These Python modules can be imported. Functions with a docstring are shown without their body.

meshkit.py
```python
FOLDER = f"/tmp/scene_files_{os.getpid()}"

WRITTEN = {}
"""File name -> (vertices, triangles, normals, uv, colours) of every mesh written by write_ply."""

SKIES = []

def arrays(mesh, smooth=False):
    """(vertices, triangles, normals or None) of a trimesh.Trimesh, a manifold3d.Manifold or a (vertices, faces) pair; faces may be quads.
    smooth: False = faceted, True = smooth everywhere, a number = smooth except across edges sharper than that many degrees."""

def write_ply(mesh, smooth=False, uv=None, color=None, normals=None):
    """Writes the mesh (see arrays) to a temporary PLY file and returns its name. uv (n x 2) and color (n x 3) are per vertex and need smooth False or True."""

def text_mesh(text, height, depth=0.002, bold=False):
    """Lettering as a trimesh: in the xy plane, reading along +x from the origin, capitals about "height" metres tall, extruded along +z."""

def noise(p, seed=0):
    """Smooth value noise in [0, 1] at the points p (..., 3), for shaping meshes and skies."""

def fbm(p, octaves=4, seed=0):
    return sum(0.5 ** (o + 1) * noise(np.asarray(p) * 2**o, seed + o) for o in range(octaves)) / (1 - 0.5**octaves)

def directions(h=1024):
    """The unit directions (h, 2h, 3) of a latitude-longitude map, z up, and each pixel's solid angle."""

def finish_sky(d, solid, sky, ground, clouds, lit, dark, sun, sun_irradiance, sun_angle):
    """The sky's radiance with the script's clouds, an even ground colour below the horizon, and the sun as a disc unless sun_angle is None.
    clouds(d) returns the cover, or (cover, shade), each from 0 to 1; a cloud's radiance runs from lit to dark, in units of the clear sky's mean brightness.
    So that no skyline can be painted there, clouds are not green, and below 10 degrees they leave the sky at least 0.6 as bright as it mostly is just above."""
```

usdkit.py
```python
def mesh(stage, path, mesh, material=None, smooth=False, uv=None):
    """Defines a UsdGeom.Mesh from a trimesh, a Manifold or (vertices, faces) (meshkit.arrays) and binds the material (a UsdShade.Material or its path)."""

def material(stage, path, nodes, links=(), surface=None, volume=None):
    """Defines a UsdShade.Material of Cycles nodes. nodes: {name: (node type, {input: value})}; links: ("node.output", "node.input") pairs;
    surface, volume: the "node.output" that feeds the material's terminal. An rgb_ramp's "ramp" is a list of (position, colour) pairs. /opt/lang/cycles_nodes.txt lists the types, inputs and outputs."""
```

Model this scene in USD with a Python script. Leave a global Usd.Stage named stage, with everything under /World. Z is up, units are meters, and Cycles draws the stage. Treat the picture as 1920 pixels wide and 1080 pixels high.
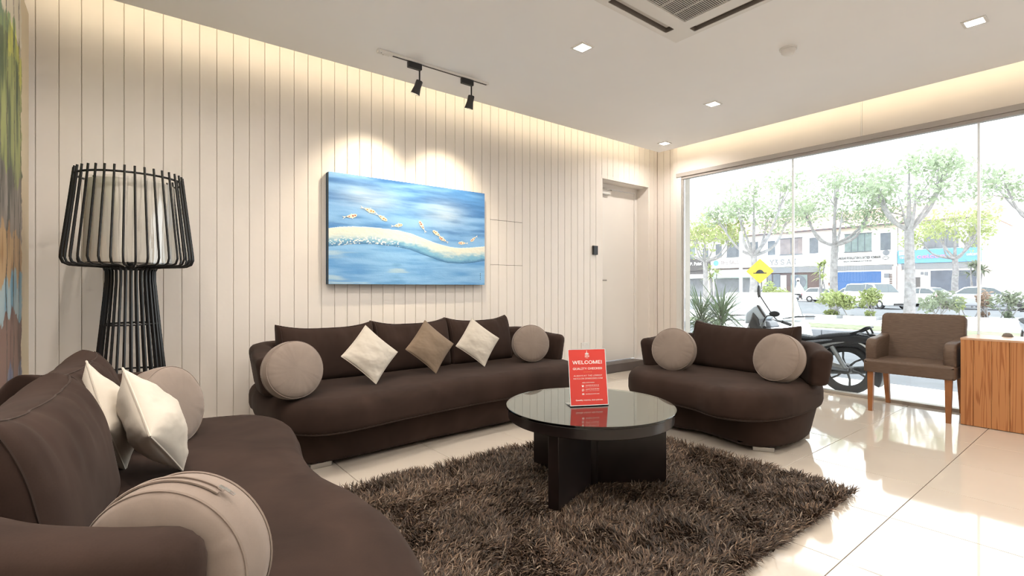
import math, random
import numpy as np, trimesh, shapely, usdkit, meshkit
from shapely.geometry import Polygon, LineString, Point, box as sbox
from scipy.spatial import Delaunay
from trimesh.creation import box as tbox, cylinder, icosphere, revolve, extrude_polygon
from pxr import Usd, UsdGeom, UsdLux, UsdShade, Gf, Sdf, Vt

stage = Usd.Stage.CreateInMemory()
UsdGeom.SetStageUpAxis(stage, 'Z'); UsdGeom.SetStageMetersPerUnit(stage, 1.0)
UsdGeom.Xform.Define(stage, '/World')
UsdGeom.Scope.Define(stage, '/World/Looks')
rng = np.random.default_rng(7)
PI = math.pi

# ---------------------------------------------------------------- camera, sky, sun, exposure
CAM_H, YAW, FPX = 1.08, 0.6668, 934.3
cam = UsdGeom.Camera.Define(stage, '/World/camera')
cam.CreateHorizontalApertureAttr(36.0); cam.CreateVerticalApertureAttr(20.25)
cam.CreateFocalLengthAttr(36.0 * FPX / 1920)
cam.CreateClippingRangeAttr(Gf.Vec2f(0.02, 500)); cam.CreateFStopAttr(0.0)
cam.CreateExposureAttr(2.3)
_x = UsdGeom.Xformable(cam)
_x.AddTranslateOp().Set(Gf.Vec3d(0, 0, CAM_H))
_x.AddRotateXYZOp().Set(Gf.Vec3f(90, 0, -math.degrees(YAW)))

def material(name, nodes, links=(), surface='p.BSDF', volume=None):
    return usdkit.material(stage, '/World/Looks/' + name, nodes, links, surface, volume)

SKY, SUN, COVE, SPOT, DOWN = 0.84, 1.85, 1.75, 4.2, 205.0
material('sky', {'t': ('texture_coordinate', {}),
                 'n': ('noise_texture', {'scale': 2.2, 'detail': 5.0, 'roughness': 0.55}),
                 'r': ('rgb_ramp', {'ramp': [(0.35, (0.80, 0.91, 1.0)), (0.62, (1.0, 1.0, 1.0))]}),
                 'b': ('background_shader', {'strength': SKY})},
         [('t.generated', 'n.vector'), ('n.fac', 'r.fac'), ('r.color', 'b.color')], 'b.background')
dome = UsdLux.DomeLight.Define(stage, '/World/sky')
dome.CreateIntensityAttr(1.0)
UsdShade.MaterialBindingAPI.Apply(dome.GetPrim()).Bind(UsdShade.Material.Get(stage, '/World/Looks/sky'))
sun = UsdLux.DistantLight.Define(stage, '/World/sun')
sun.CreateAngleAttr(1.5); sun.CreateIntensityAttr(SUN); sun.CreateColorAttr(Gf.Vec3f(1.0, 0.96, 0.9))
UsdGeom.Xformable(sun).AddRotateXYZOp().Set(Gf.Vec3f(8, -28, 0))      # high, from behind the building

WARM = Gf.Vec3f(1.0, 0.83, 0.56)
def rect_light(name, loc, w, h, rot, power, color=WARM):
    l = UsdLux.RectLight.Define(stage, '/World/' + name)
    l.CreateWidthAttr(w); l.CreateHeightAttr(h); l.CreateIntensityAttr(power); l.CreateColorAttr(color); l.CreateNormalizeAttr(False)
    x = UsdGeom.Xformable(l); x.AddTranslateOp().Set(Gf.Vec3d(*loc)); x.AddRotateXYZOp().Set(Gf.Vec3f(*rot))
    return l

# ---------------------------------------------------------------- naming, grouping
used = {}
info = {}
def numbered(parent, name):
    k = (parent, name); n = used.get(k, 0); used[k] = n + 1
    return f'{parent}/{name}' if n == 0 else f'{parent}/{name}_{n:03d}'

def tag(prim, label=None, cat=None, group=None, kind=None):
    for k, v in (('label', label), ('category', cat), ('group', group), ('kind', kind)):
        if v: prim.SetCustomDataByKey(k, v)

def thing(name, label=None, cat=None, loc=(0, 0, 0), rotz=0.0, group=None, kind=None):
    path = numbered('/World', name)
    x = UsdGeom.Xform.Define(stage, path)
    x.AddTranslateOp().Set(Gf.Vec3d(*map(float, loc))); x.AddRotateZOp().Set(math.degrees(rotz))
    tag(x.GetPrim(), label, cat, group, kind)
    info[path] = (np.array(loc, float), rotz)
    return path

def structure(name):
    return thing(name, kind='structure')

def arr(mesh):
    if hasattr(mesh, 'to_mesh'):
        m = mesh.to_mesh(); return trimesh.Trimesh(m.vert_properties[:, :3], m.tri_verts, process=False)
    if isinstance(mesh, (tuple, list)):
        v, f = np.asarray(mesh[0], float), np.asarray(mesh[1], int)
        if f.shape[1] == 4: f = np.vstack([f[:, [0, 1, 2]], f[:, [0, 2, 3]]])
        return trimesh.Trimesh(v, f, process=False)
    return mesh

def part(parent, name, mesh, mat, smooth=False, local=False, label=None, kind=None, color=None):
    """One mesh under a thing (or under a part). Vertices are world coordinates unless local."""
    path = numbered(parent, name)
    m = arr(mesh)
    root = '/' + '/'.join(parent.split('/')[1:3])
    if not local and root in info:
        loc, rz = info[root]
        v = np.asarray(m.vertices) - loc
        c, s = math.cos(-rz), math.sin(-rz)
        v = np.c_[v[:, 0] * c - v[:, 1] * s, v[:, 0] * s + v[:, 1] * c, v[:, 2]]
        m = trimesh.Trimesh(v, m.faces, process=False)
    if color is not None:
        g = usdkit.mesh(stage, path, m, '/World/Looks/' + mat, smooth if smooth is False else True)
        pv = UsdGeom.PrimvarsAPI(g).CreatePrimvar('col', Sdf.ValueTypeNames.Color3fArray, 'vertex')
        pv.Set(Vt.Vec3fArray.FromNumpy(np.asarray(color, np.float32)))
    else:
        g = usdkit.mesh(stage, path, m, '/World/Looks/' + mat, smooth)
    tag(g.GetPrim(), label, None, None, kind)
    return path

def single(name, mesh, mat, label, cat, smooth=False, group=None, kind=None, color=None):
    """A thing that is one mesh."""
    path = part('/World', name, mesh, mat, smooth, color=color)
    tag(stage.GetPrimAtPath(path), label, cat, group, kind)
    return path

def dup(src, loc, rotz=0.0, label=None, cat=None, group=None, rot=None):
    name = src.split('/')[-1]
    base = name[:-4] if name[-4:-3] == '_' and name[-3:].isdigit() else name
    path = numbered('/World', base)
    x = UsdGeom.Xform.Define(stage, path)
    x.GetPrim().GetReferences().AddInternalReference(src)
    x.ClearXformOpOrder()
    x.AddTranslateOp(opSuffix='c').Set(Gf.Vec3d(*map(float, loc)))
    if rot is not None: x.AddTransformOp(opSuffix='c').Set(rot)
    else: x.AddRotateZOp(opSuffix='c').Set(math.degrees(rotz))
    was = stage.GetPrimAtPath(src).GetCustomData()
    tag(x.GetPrim(), label or was.get('label'), cat or was.get('category'), group or was.get('group'))
    x.GetPrim().SetInstanceable(True)
    return path

# ---------------------------------------------------------------- materials
def simple(name, col, rough=0.5, var=0.0, scale=6.0, bump=0.0, bscale=40.0, detail=4.0, **kw):
    """Plain principled surface with an optional noise variation of tone and a fine relief."""
    n = {'p': ('principled_bsdf', {'roughness': rough, **kw})}
    l = []
    if var > 0:
        a = tuple(max(0, c * (1 - var)) for c in col); b = tuple(min(1, c * (1 + var)) for c in col)
        n['g'] = ('geometry', {}); n['n'] = ('noise_texture', {'scale': scale, 'detail': detail})
        n['r'] = ('rgb_ramp', {'ramp': [(0.3, a), (0.7, b)]})
        l += [('g.position', 'n.vector'), ('n.fac', 'r.fac'), ('r.color', 'p.base_color')]
    else:
        n['p'][1]['base_color'] = col
    if bump > 0:
        n['g2'] = ('geometry', {}); n['n2'] = ('noise_texture', {'scale': bscale, 'detail': 3.0}); n['b'] = ('bump', {'strength': 0.6, 'distance': bump})
        l += [('g2.position', 'n2.vector'), ('n2.fac', 'b.height'), ('b.normal', 'p.normal')]
    return material(name, n, l)

def emitter(name, col, power):
    return material(name, {'e': ('emission', {'color': col, 'strength': power})}, [], 'e.emission')

def vcol(name, rough=0.6, bump=0.0, bscale=60.0, **kw):
    n = {'a': ('attribute', {'attribute': 'col'}), 'p': ('principled_bsdf', {'roughness': rough, **kw})}
    l = [('a.color', 'p.base_color')]
    if bump > 0:
        n['g2'] = ('geometry', {}); n['n2'] = ('noise_texture', {'scale': bscale, 'detail': 4.0}); n['b'] = ('bump', {'strength': 0.7, 'distance': bump})
        l += [('g2.position', 'n2.vector'), ('n2.fac', 'b.height'), ('b.normal', 'p.normal')]
    return material(name, n, l)

simple('wall_white', (0.82, 0.77, 0.725), 0.45, 0.015, 3.0, 0.0006, 30)
simple('wall_backing', (0.62, 0.57, 0.51), 0.8)
simple('ceiling_white', (0.93, 0.925, 0.92), 0.75, 0.01, 2.0)
simple('plain_white', (0.80, 0.78, 0.75), 0.5)
simple('door_white', (0.82, 0.79, 0.76), 0.4, 0.01, 2.0)
simple('frame_white', (0.72, 0.72, 0.70), 0.35)
simple('frame_grey', (0.42, 0.39, 0.37), 0.4)
simple('sill_alu', (0.45, 0.41, 0.36), 0.35, 0.1, 8.0)
simple('step_brown', (0.095, 0.075, 0.068), 0.4, 0.12, 6.0)
simple('black_paint', (0.012, 0.011, 0.011), 0.35)
simple('black_plastic', (0.02, 0.02, 0.021), 0.4)
simple('chrome', (0.75, 0.75, 0.75), 0.15, metallic=1.0)
simple('steel', (0.55, 0.54, 0.52), 0.3, metallic=1.0)
simple('grout', (0.085, 0.068, 0.055), 0.8)
simple('vent_dark', (0.20, 0.17, 0.15), 0.6)
simple('grille_white', (0.66, 0.63, 0.59), 0.5)
simple('socket_white', (0.78, 0.77, 0.75), 0.3)
# floor tiles: polished porcelain, a little different from tile to tile
material('tile', {'g': ('geometry', {}), 'n': ('noise_texture', {'scale': 1.6, 'detail': 5.0}), 'o': ('object_info', {}),
                  'a': ('math', {'math_type': 'multiply_add', 'value2': 0.25, 'value3': 0.0}), 's': ('math', {'math_type': 'add'}),
                  'r': ('rgb_ramp', {'ramp': [(0.3, (0.66, 0.585, 0.50)), (0.9, (0.72, 0.645, 0.56))]}),
                  'p': ('principled_bsdf', {'roughness': 0.055, 'specular_ior_level': 0.62, 'ior': 1.55})},
         [('g.position', 'n.vector'), ('o.random', 'a.value1'), ('n.fac', 's.value1'), ('a.value', 's.value2'), ('s.value', 'r.fac'), ('r.color', 'p.base_color')])
def fabric(name, col, var=0.18, sheen=0.35, scale=5.0, rough=0.85, tint=(1, 0.9, 0.85), bump=0.0012, bs=18.0):
    a = tuple(c * (1 - var) for c in col); b = tuple(c * (1 + var) for c in col)
    material(name, {'g': ('geometry', {}), 'n': ('noise_texture', {'scale': scale, 'detail': 5.0, 'distortion': 0.6}), 'f': ('noise_texture', {'scale': 320.0, 'detail': 2.0}),
                    'm': ('math', {'math_type': 'multiply_add', 'value2': 0.25}), 'r': ('rgb_ramp', {'ramp': [(0.38, a), (0.85, b)]}),
                    'w': ('noise_texture', {'scale': bs, 'detail': 5.0, 'distortion': 0.3}), 'b': ('bump', {'strength': 0.5, 'distance': bump}),
                    'p': ('principled_bsdf', {'roughness': rough, 'sheen_weight': sheen, 'sheen_roughness': 0.4, 'sheen_tint': tint, 'specular_ior_level': 0.15})},
             [('g.position', 'n.vector'), ('g.position', 'f.vector'), ('f.fac', 'm.value1'), ('n.fac', 'm.value3'), ('m.value', 'r.fac'), ('r.color', 'p.base_color'),
              ('g.position', 'w.vector'), ('w.fac', 'b.height'), ('b.normal', 'p.normal')])
fabric('suede_brown', (0.038, 0.0225, 0.0175), 0.30, 0.05, 4.0)
fabric('suede_seam', (0.045, 0.030, 0.025), 0.1, 0.1)
fabric('velvet_grey', (0.275, 0.222, 0.19), 0.08, 0.25, 6.0, bump=0.0015, bs=25)
fabric('cushion_cream', (0.60, 0.55, 0.48), 0.05, 0.15, 5.0, bump=0.0025, bs=16)
fabric('cushion_taupe', (0.235, 0.175, 0.125), 0.08, 0.15, 5.0, bump=0.002, bs=16)
material('lamp_fabric', {'p': ('principled_bsdf', {'base_color': (0.82, 0.79, 0.74), 'roughness': 0.8}), 't': ('translucent_bsdf', {'color': (0.82, 0.79, 0.74)}), 'm': ('mix_closure', {'fac': 0.35})},
         [('p.BSDF', 'm.closure1'), ('t.BSDF', 'm.closure2')], 'm.closure')
material('silicone', {'p': ('principled_bsdf', {'base_color': (0.85, 0.85, 0.83), 'roughness': 0.4}), 't': ('translucent_bsdf', {'color': (0.9, 0.9, 0.88)}), 'm': ('mix_closure', {'fac': 0.6})},
         [('p.BSDF', 'm.closure1'), ('t.BSDF', 'm.closure2')], 'm.closure')
material('chair_vinyl', {'g': ('geometry', {}), 'mp': ('mapping', {'scale': (6, 6, 60)}), 'n': ('noise_texture', {'scale': 3.0, 'detail': 5.0}),
                         'r': ('rgb_ramp', {'ramp': [(0.3, (0.105, 0.068, 0.048)), (0.75, (0.16, 0.108, 0.078))]}), 'b': ('bump', {'strength': 0.25, 'distance': 0.001}),
                         'p': ('principled_bsdf', {'roughness': 0.48, 'specular_ior_level': 0.4})},
         [('g.position', 'mp.vector'), ('mp.vector', 'n.vector'), ('n.fac', 'r.fac'), ('r.color', 'p.base_color'), ('n.fac', 'b.height'), ('b.normal', 'p.normal')])
simple('chair_leg', (0.34, 0.135, 0.045), 0.4, 0.2, 9.0)
simple('wenge', (0.011, 0.0065, 0.006), 0.28, 0.35, 10.0)
material('glass_top', {'g': ('glass_bsdf', {'color': (0.97, 0.99, 0.985), 'roughness': 0.0, 'IOR': 1.52}), 'v': ('absorption_volume', {'color': (0.10, 0.75, 0.55), 'density': 5.0})},
         [], 'g.BSDF', 'v.volume')
material('pane', {'f': ('fresnel', {'IOR': 1.45}), 't': ('transparent_bsdf', {'color': (0.97, 0.985, 0.98)}), 'gl': ('glossy_bsdf', {'color': (1, 1, 1), 'roughness': 0.0}), 'm': ('mix_closure', {})},
         [('f.fac', 'm.fac'), ('t.BSDF', 'm.closure1'), ('gl.BSDF', 'm.closure2')], 'm.closure')
material('acrylic', {'f': ('fresnel', {'IOR': 1.45}), 't': ('transparent_bsdf', {'color': (0.92, 0.95, 0.95)}), 'gl': ('glossy_bsdf', {'color': (1, 1, 1), 'roughness': 0.02}), 'm': ('mix_closure', {})},
         [('f.fac', 'm.fac'), ('t.BSDF', 'm.closure1'), ('gl.BSDF', 'm.closure2')], 'm.closure')
simple('film_plastic', (0.62, 0.60, 0.57), 0.12, 0.05, 12.0, 0.006, 16.0, specular_ior_level=0.7)
def pine(name, a, b, c):
    """Knotty pine: stretched rings and scattered knots."""
    material(name, {'g': ('geometry', {}), 'o': ('object_info', {}), 'off': ('vector_math', {'math_type': 'add'}),
                    'mp': ('mapping', {'scale': (17, 17, 0.5)}), 'n': ('noise_texture', {'scale': 1.5, 'detail': 2.0, 'distortion': 0.5}),
                    'mul': ('math', {'math_type': 'multiply', 'value2': 30.0}), 'fr': ('math', {'math_type': 'sine'}),
                    'r': ('rgb_ramp', {'ramp': [(0.0, a), (0.62, a), (0.97, b), (1.0, b)]}),
                    'mk': ('mapping', {'scale': (8.5, 8.5, 5.0)}), 'k': ('voronoi_texture', {'scale': 1.0, 'randomness': 1.0}),
                    'kr': ('rgb_ramp', {'ramp': [(0.0, (1, 1, 1)), (0.10, (0.9, 0.9, 0.9)), (0.19, (0, 0, 0)), (1.0, (0, 0, 0))]}),
                    'mx': ('mix', {'mix_type': 'mix', 'color2': c}),
                    'p': ('principled_bsdf', {'roughness': 0.38})},
             [('o.random', 'off.vector2'), ('g.position', 'off.vector1'), ('off.vector', 'mp.vector'), ('mp.vector', 'n.vector'), ('n.fac', 'mul.value1'), ('mul.value', 'fr.value1'), ('fr.value', 'r.fac'),
              ('off.vector', 'mk.vector'), ('mk.vector', 'k.vector'), ('k.distance', 'kr.fac'), ('kr.color', 'mx.fac'), ('r.color', 'mx.color1'), ('mx.color', 'p.base_color')])
pine('pine', (0.53, 0.235, 0.090), (0.37, 0.135, 0.042), (0.09, 0.03, 0.012))
simple('pine_top', (0.62, 0.40, 0.27), 0.25, 0.1, 10.0)
vcol('painted', 0.45, 0.0008, 90.0)
vcol('pile', 0.55, 0.0, sheen_weight=0.0, specular_ior_level=0.35)
simple('canvas_side', (0.05, 0.09, 0.13), 0.7)
simple('sign_red', (0.72, 0.062, 0.05), 0.35)
simple('ink_white', (0.86, 0.84, 0.82), 0.5)
simple('ink_gold', (0.85, 0.42, 0.12), 0.5)
simple('ink_dark', (0.03, 0.035, 0.06), 0.5)
emitter('lamp_glow', (1.0, 0.86, 0.66), 12.0)
emitter('spot_glow', (1.0, 0.85, 0.6), 20.0)
# ---------------------------------------------------------------- shape helpers
def bx(x0, x1, y0, y1, z0, z1):
    m = tbox(((x1 - x0), (y1 - y0), (z1 - z0))); m.apply_translation(((x0 + x1) / 2, (y0 + y1) / 2, (z0 + z1) / 2)); return m
def cat(*ms):
    ms = [arr(m) for m in (ms[0] if len(ms) == 1 and isinstance(ms[0], (list, tuple)) else ms)]
    return trimesh.util.concatenate(ms)
def move(m, v):
    m = arr(m).copy(); m.apply_translation(v); return m
def rot(m, ang, axis, point=(0, 0, 0)):
    m = arr(m).copy(); m.apply_transform(trimesh.transformations.rotation_matrix(ang, axis, point)); return m
def bevel_box(x0, x1, y0, y1, z0, z1, b):
    """Box with all edges chamfered (hull of 24 points)."""
    p = []
    for sx in (0, 1):
        for sy in (0, 1):
            for sz in (0, 1):
                c = np.array([(x0, x1)[sx], (y0, y1)[sy], (z0, z1)[sz]], float)
                d = np.array([1 - 2 * sx, 1 - 2 * sy, 1 - 2 * sz]) * b
                p += [c + d * (0, 1, 1), c + d * (1, 0, 1), c + d * (1, 1, 0)]
    return trimesh.convex.convex_hull(np.array(p))
def hull(pts):
    return trimesh.convex.convex_hull(np.asarray(pts, float))
def tube(path, radii, n=8, caps=True):
    """A round bar along a path, one radius per point (or one for all)."""
    p = np.asarray(path, float); r = np.broadcast_to(np.asarray(radii, float), (len(p),))
    t = np.gradient(p, axis=0); t /= np.linalg.norm(t, axis=1)[:, None] + 1e-12
    up = np.array([0, 0, 1.0]) if abs(t[0][2]) < 0.9 else np.array([1.0, 0, 0])
    u = np.cross(t[0], up); u /= np.linalg.norm(u); vs = []
    for i in range(len(p)):
        u = u - t[i] * np.dot(u, t[i]); u /= np.linalg.norm(u); w = np.cross(t[i], u)
        a = np.arange(n) / n * 2 * PI
        vs.append(p[i] + r[i] * (np.cos(a)[:, None] * u + np.sin(a)[:, None] * w))
    v = np.vstack(vs); f = []
    for i in range(len(p) - 1):
        for k in range(n):
            a, b = i * n + k, i * n + (k + 1) % n
            f += [[a, b, b + n], [a, b + n, a + n]]
    if caps:
        v = np.vstack([v, p[0], p[-1]]); s, e = len(v) - 2, len(v) - 1; o = (len(p) - 1) * n
        for k in range(n):
            f += [[s, (k + 1) % n, k], [e, o + k, o + (k + 1) % n]]
    return trimesh.Trimesh(v, np.array(f), process=False)
def lathe(prof, n=32, axis='z', loc=(0, 0, 0)):
    """Revolve (r, z) points, bottom to top on the outside."""
    p = np.asarray(prof, float); a = np.arange(n) / n * 2 * PI
    v = np.stack([p[:, None, 0] * np.cos(a), p[:, None, 0] * np.sin(a), np.repeat(p[:, 1:2], n, 1)], -1).reshape(-1, 3)
    f = []
    for i in range(len(p) - 1):
        for k in range(n):
            q, b = i * n + k, i * n + (k + 1) % n
            f += [[q, b, b + n], [q, b + n, q + n]]
    m = trimesh.Trimesh(v, np.array(f), process=True)
    m.update_faces(m.nondegenerate_faces())
    if axis == 'x': m.apply_transform(trimesh.transformations.rotation_matrix(PI / 2, (0, 1, 0)))
    if axis == 'y': m.apply_transform(trimesh.transformations.rotation_matrix(-PI / 2, (1, 0, 0)))
    return move(m, loc)
def prism(pts, h, plane='xy', at=0.0):
    """A polygon (with holes if a shapely polygon is given) extruded by h along the third axis from 'at'."""
    pg = pts if hasattr(pts, 'exterior') else Polygon(pts)
    m = extrude_polygon(pg, h, engine='earcut'); v = m.vertices.copy()
    if plane == 'xy': v[:, 2] += at
    elif plane == 'yz': v = np.c_[v[:, 2] + at, v[:, 0], v[:, 1]]
    elif plane == 'xz': v = np.c_[v[:, 0], v[:, 2] + at, v[:, 1]]; return trimesh.Trimesh(v, m.faces[:, ::-1], process=False)
    return trimesh.Trimesh(v, m.faces, process=False)
def spline(pts, n=80, closed=False):
    """Catmull-Rom through points."""
    p = np.asarray(pts, float); out = []; N = len(p); segs = N if closed else N - 1; k = max(2, n // segs)
    g = (lambda i: p[i % N]) if closed else (lambda i: p[min(max(i, 0), N - 1)])
    for i in range(segs):
        a, b, c, d = g(i - 1), g(i), g(i + 1), g(i + 2)
        for t in np.arange(k) / k:
            out.append(0.5 * ((2 * b) + (-a + c) * t + (2 * a - 5 * b + 4 * c - d) * t * t + (-a + 3 * b - 3 * c + d) * t ** 3))
    if not closed: out.append(p[-1])
    return np.array(out)
def slab(poly, z0, z1, rt=0.05, rb=0.03, g=0.06, crown=0.0, noise=0.0, seed=0, ns=4.0):
    """A soft upholstered block over any outline: rounded top and bottom edges, z1 may be a function of (x, y)."""
    poly = poly.buffer(0); ext = poly.exterior; L = ext.length; n = max(24, int(L / (g * 0.55)))
    pts = []; 
    rmax = max(rt, rb)
    for d in [0, 0.06 * rmax, 0.22 * rmax, 0.5 * rmax, rmax]:
        q = poly.buffer(-d, join_style=1) if d > 0 else poly
        for gg in getattr(q, 'geoms', [q]):
            if gg.is_empty: continue
            e = gg.exterior; m = n if d == 0 else max(12, int(e.length / L * n))
            ring = np.array([e.interpolate(s, normalized=True).coords[0] for s in np.arange(m) / m]); pts.append(ring)
    nb = len(pts[0])
    x0, y0, x1, y1 = poly.bounds
    X, Y = np.meshgrid(np.arange(x0, x1, g), np.arange(y0, y1, g)); G = np.c_[X.ravel(), Y.ravel()]
    dd = shapely.distance(shapely.points(G), ext); G = G[shapely.contains_xy(poly, G[:, 0], G[:, 1]) & (dd > rmax + g * 0.4)]
    P = np.vstack(pts + [G]); P += 0
    tri = Delaunay(P).simplices; c = P[tri].mean(1)
    ringpoly = Polygon(pts[0]); tri = tri[shapely.contains_xy(ringpoly, c[:, 0], c[:, 1])]
    a, b, cc = P[tri[:, 0]], P[tri[:, 1]], P[tri[:, 2]]
    area = (b - a)[:, 0] * (cc - a)[:, 1] - (b - a)[:, 1] * (cc - a)[:, 0]
    tri[area < 0] = tri[area < 0][:, ::-1]; tri = tri[np.abs(area) > 1e-9]
    d = shapely.distance(shapely.points(P), ext); d[:nb] = 0
    def drop(r): x = np.clip(1 - d / r, 0, 1); return r * (1 - np.sqrt(np.maximum(0, 1 - x * x)))
    zt = z1(P[:, 0], P[:, 1]) if callable(z1) else np.full(len(P), float(z1))
    zb = z0(P[:, 0], P[:, 1]) if callable(z0) else np.full(len(P), float(z0))
    top = zt - drop(rt) + crown * np.clip(d / 0.25, 0, 1) ** 0.7
    if noise: top += noise * (meshkit.fbm(np.c_[P * ns, np.zeros(len(P))], 3, seed) - 0.5) * 2
    bot = zb + drop(rb)
    N = len(P); v = np.vstack([np.c_[P, top], np.c_[P, bot]]); f = [tri, tri[:, ::-1] + N]
    k = np.arange(nb); k2 = (k + 1) % nb
    s = 1 if Polygon(pts[0]).exterior.is_ccw else -1
    side = np.vstack([np.c_[k + N, k2 + N, k2], np.c_[k + N, k2, k]])
    f.append(side if s > 0 else side[:, ::-1])
    return trimesh.Trimesh(v, np.vstack(f), process=False)
def pillow(w, h, t, seed=0, pinch=0.06, n=40, wr=0.006, p=0.42):
    """Square scatter cushion in the xz plane, thickness along y, knife edge all round."""
    a = np.linspace(-1, 1, n); a = np.sign(a) * (1 - (1 - np.abs(a)) ** 1.25); U, V = np.meshgrid(a, a)
    f = np.clip((1 - U ** 2) * (1 - V ** 2), 0, 1) ** p
    X = w / 2 * U * (1 - pinch * (1 - V ** 2)); Z = h / 2 * V * (1 - pinch * (1 - U ** 2))
    e = np.clip((1 - np.maximum(np.abs(U), np.abs(V))) * 5, 0, 1)
    out = []
    for s in (-1, 1):
        wrk = wr * (meshkit.fbm(np.c_[X.ravel() * 9, Z.ravel() * 14, np.full(X.size, s * 3.1)], 4, seed).reshape(X.shape) - 0.5) * 2
        out.append(np.c_[X.ravel(), (s * (t / 2 * f + wrk * e)).ravel(), Z.ravel()])
    q = []; 
    for i in range(n - 1):
        for j in range(n - 1):
            q.append([i * n + j, i * n + j + 1, (i + 1) * n + j + 1, (i + 1) * n + j])
    q = np.array(q); tri = np.vstack([q[:, [0, 1, 2]], q[:, [0, 2, 3]]])
    m = trimesh.Trimesh(np.vstack(out), np.vstack([tri, tri[:, ::-1] + n * n]), process=False)
    m.merge_vertices(digits_vertex=6); return m
def edge_cord(w, h, r=0.003, pinch=0.06, n=14):
    a = np.linspace(-1, 1, n)[:-1]; u = np.r_[a, np.ones(n - 1), -a, -np.ones(n - 1)]; v = np.r_[-np.ones(n - 1), a, np.ones(n - 1), -a]
    P = np.c_[w / 2 * u * (1 - pinch * (1 - v ** 2)), np.zeros(len(u)), h / 2 * v * (1 - pinch * (1 - u ** 2))]
    return tube(np.vstack([P, P[:1]]), r, 5, False)
def back_cushion(w, h, t, seed=0, sag=0.03, n=64, wr=0.014):
    """Boxy seat-back cushion in the xz plane (z from 0), thickness along y; the top sags between two raised corners."""
    a = np.linspace(-1, 1, n); a = np.sign(a) * (1 - (1 - np.abs(a)) ** 1.6); U, V = np.meshgrid(a, a)
    f = (1 - np.abs(U) ** 12) ** 0.36 * (1 - np.abs(V) ** 9) ** 0.36
    cx = np.abs(U) ** 3
    X = w / 2 * U * (1 - 0.02 * (1 - V ** 2)); Z = h / 2 * (V + 1) - sag * (1 - cx) * np.clip(V, 0, 1) ** 2 + 0.01 * cx * np.clip(V, 0, 1) ** 3
    belly = 1 + 0.12 * (1 - U ** 2) * (1 - V ** 2) - 0.35 * np.clip(V, 0, 1) ** 2
    out = []
    for s in (-1, 1):
        pl = meshkit.fbm(np.c_[X.ravel() * 16, Z.ravel() * 4.0, np.full(X.size, s * 2.0)], 3, seed).reshape(X.shape) - 0.5
        pl = pl * np.clip(V + 0.45, 0, 1) ** 1.5 * (1 - U ** 4) + 0.25 * (meshkit.fbm(np.c_[X.ravel() * 5, Z.ravel() * 5, np.full(X.size, s + 9.0)], 3, seed + 5).reshape(X.shape) - 0.5)
        out.append(np.c_[X.ravel(), (s * (t / 2 * f * belly) + s * wr * 2 * pl * (f > 0)).ravel(), Z.ravel()])
    out[1][:, 1][f.ravel() < 1e-6] = out[0][:, 1][f.ravel() < 1e-6] = 0
    q = np.array([[i * n + j, i * n + j + 1, (i + 1) * n + j + 1, (i + 1) * n + j] for i in range(n - 1) for j in range(n - 1)])
    tri = np.vstack([q[:, [0, 1, 2]], q[:, [0, 2, 3]]])
    m = trimesh.Trimesh(np.vstack(out), np.vstack([tri, tri[:, ::-1] + n * n]), process=False)
    m.merge_vertices(digits_vertex=6)
    i0, i1 = int(np.argmax(a > -.955)), int(np.argmax(a > .955)) - 1
    fr = out[0].reshape(n, n, 3); seam = np.vstack([fr[6:i1, i0], fr[i1, i0:i1 + 1], fr[6:i1, i1][::-1]])
    return m, seam + (0, -.0015, 0)
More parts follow.
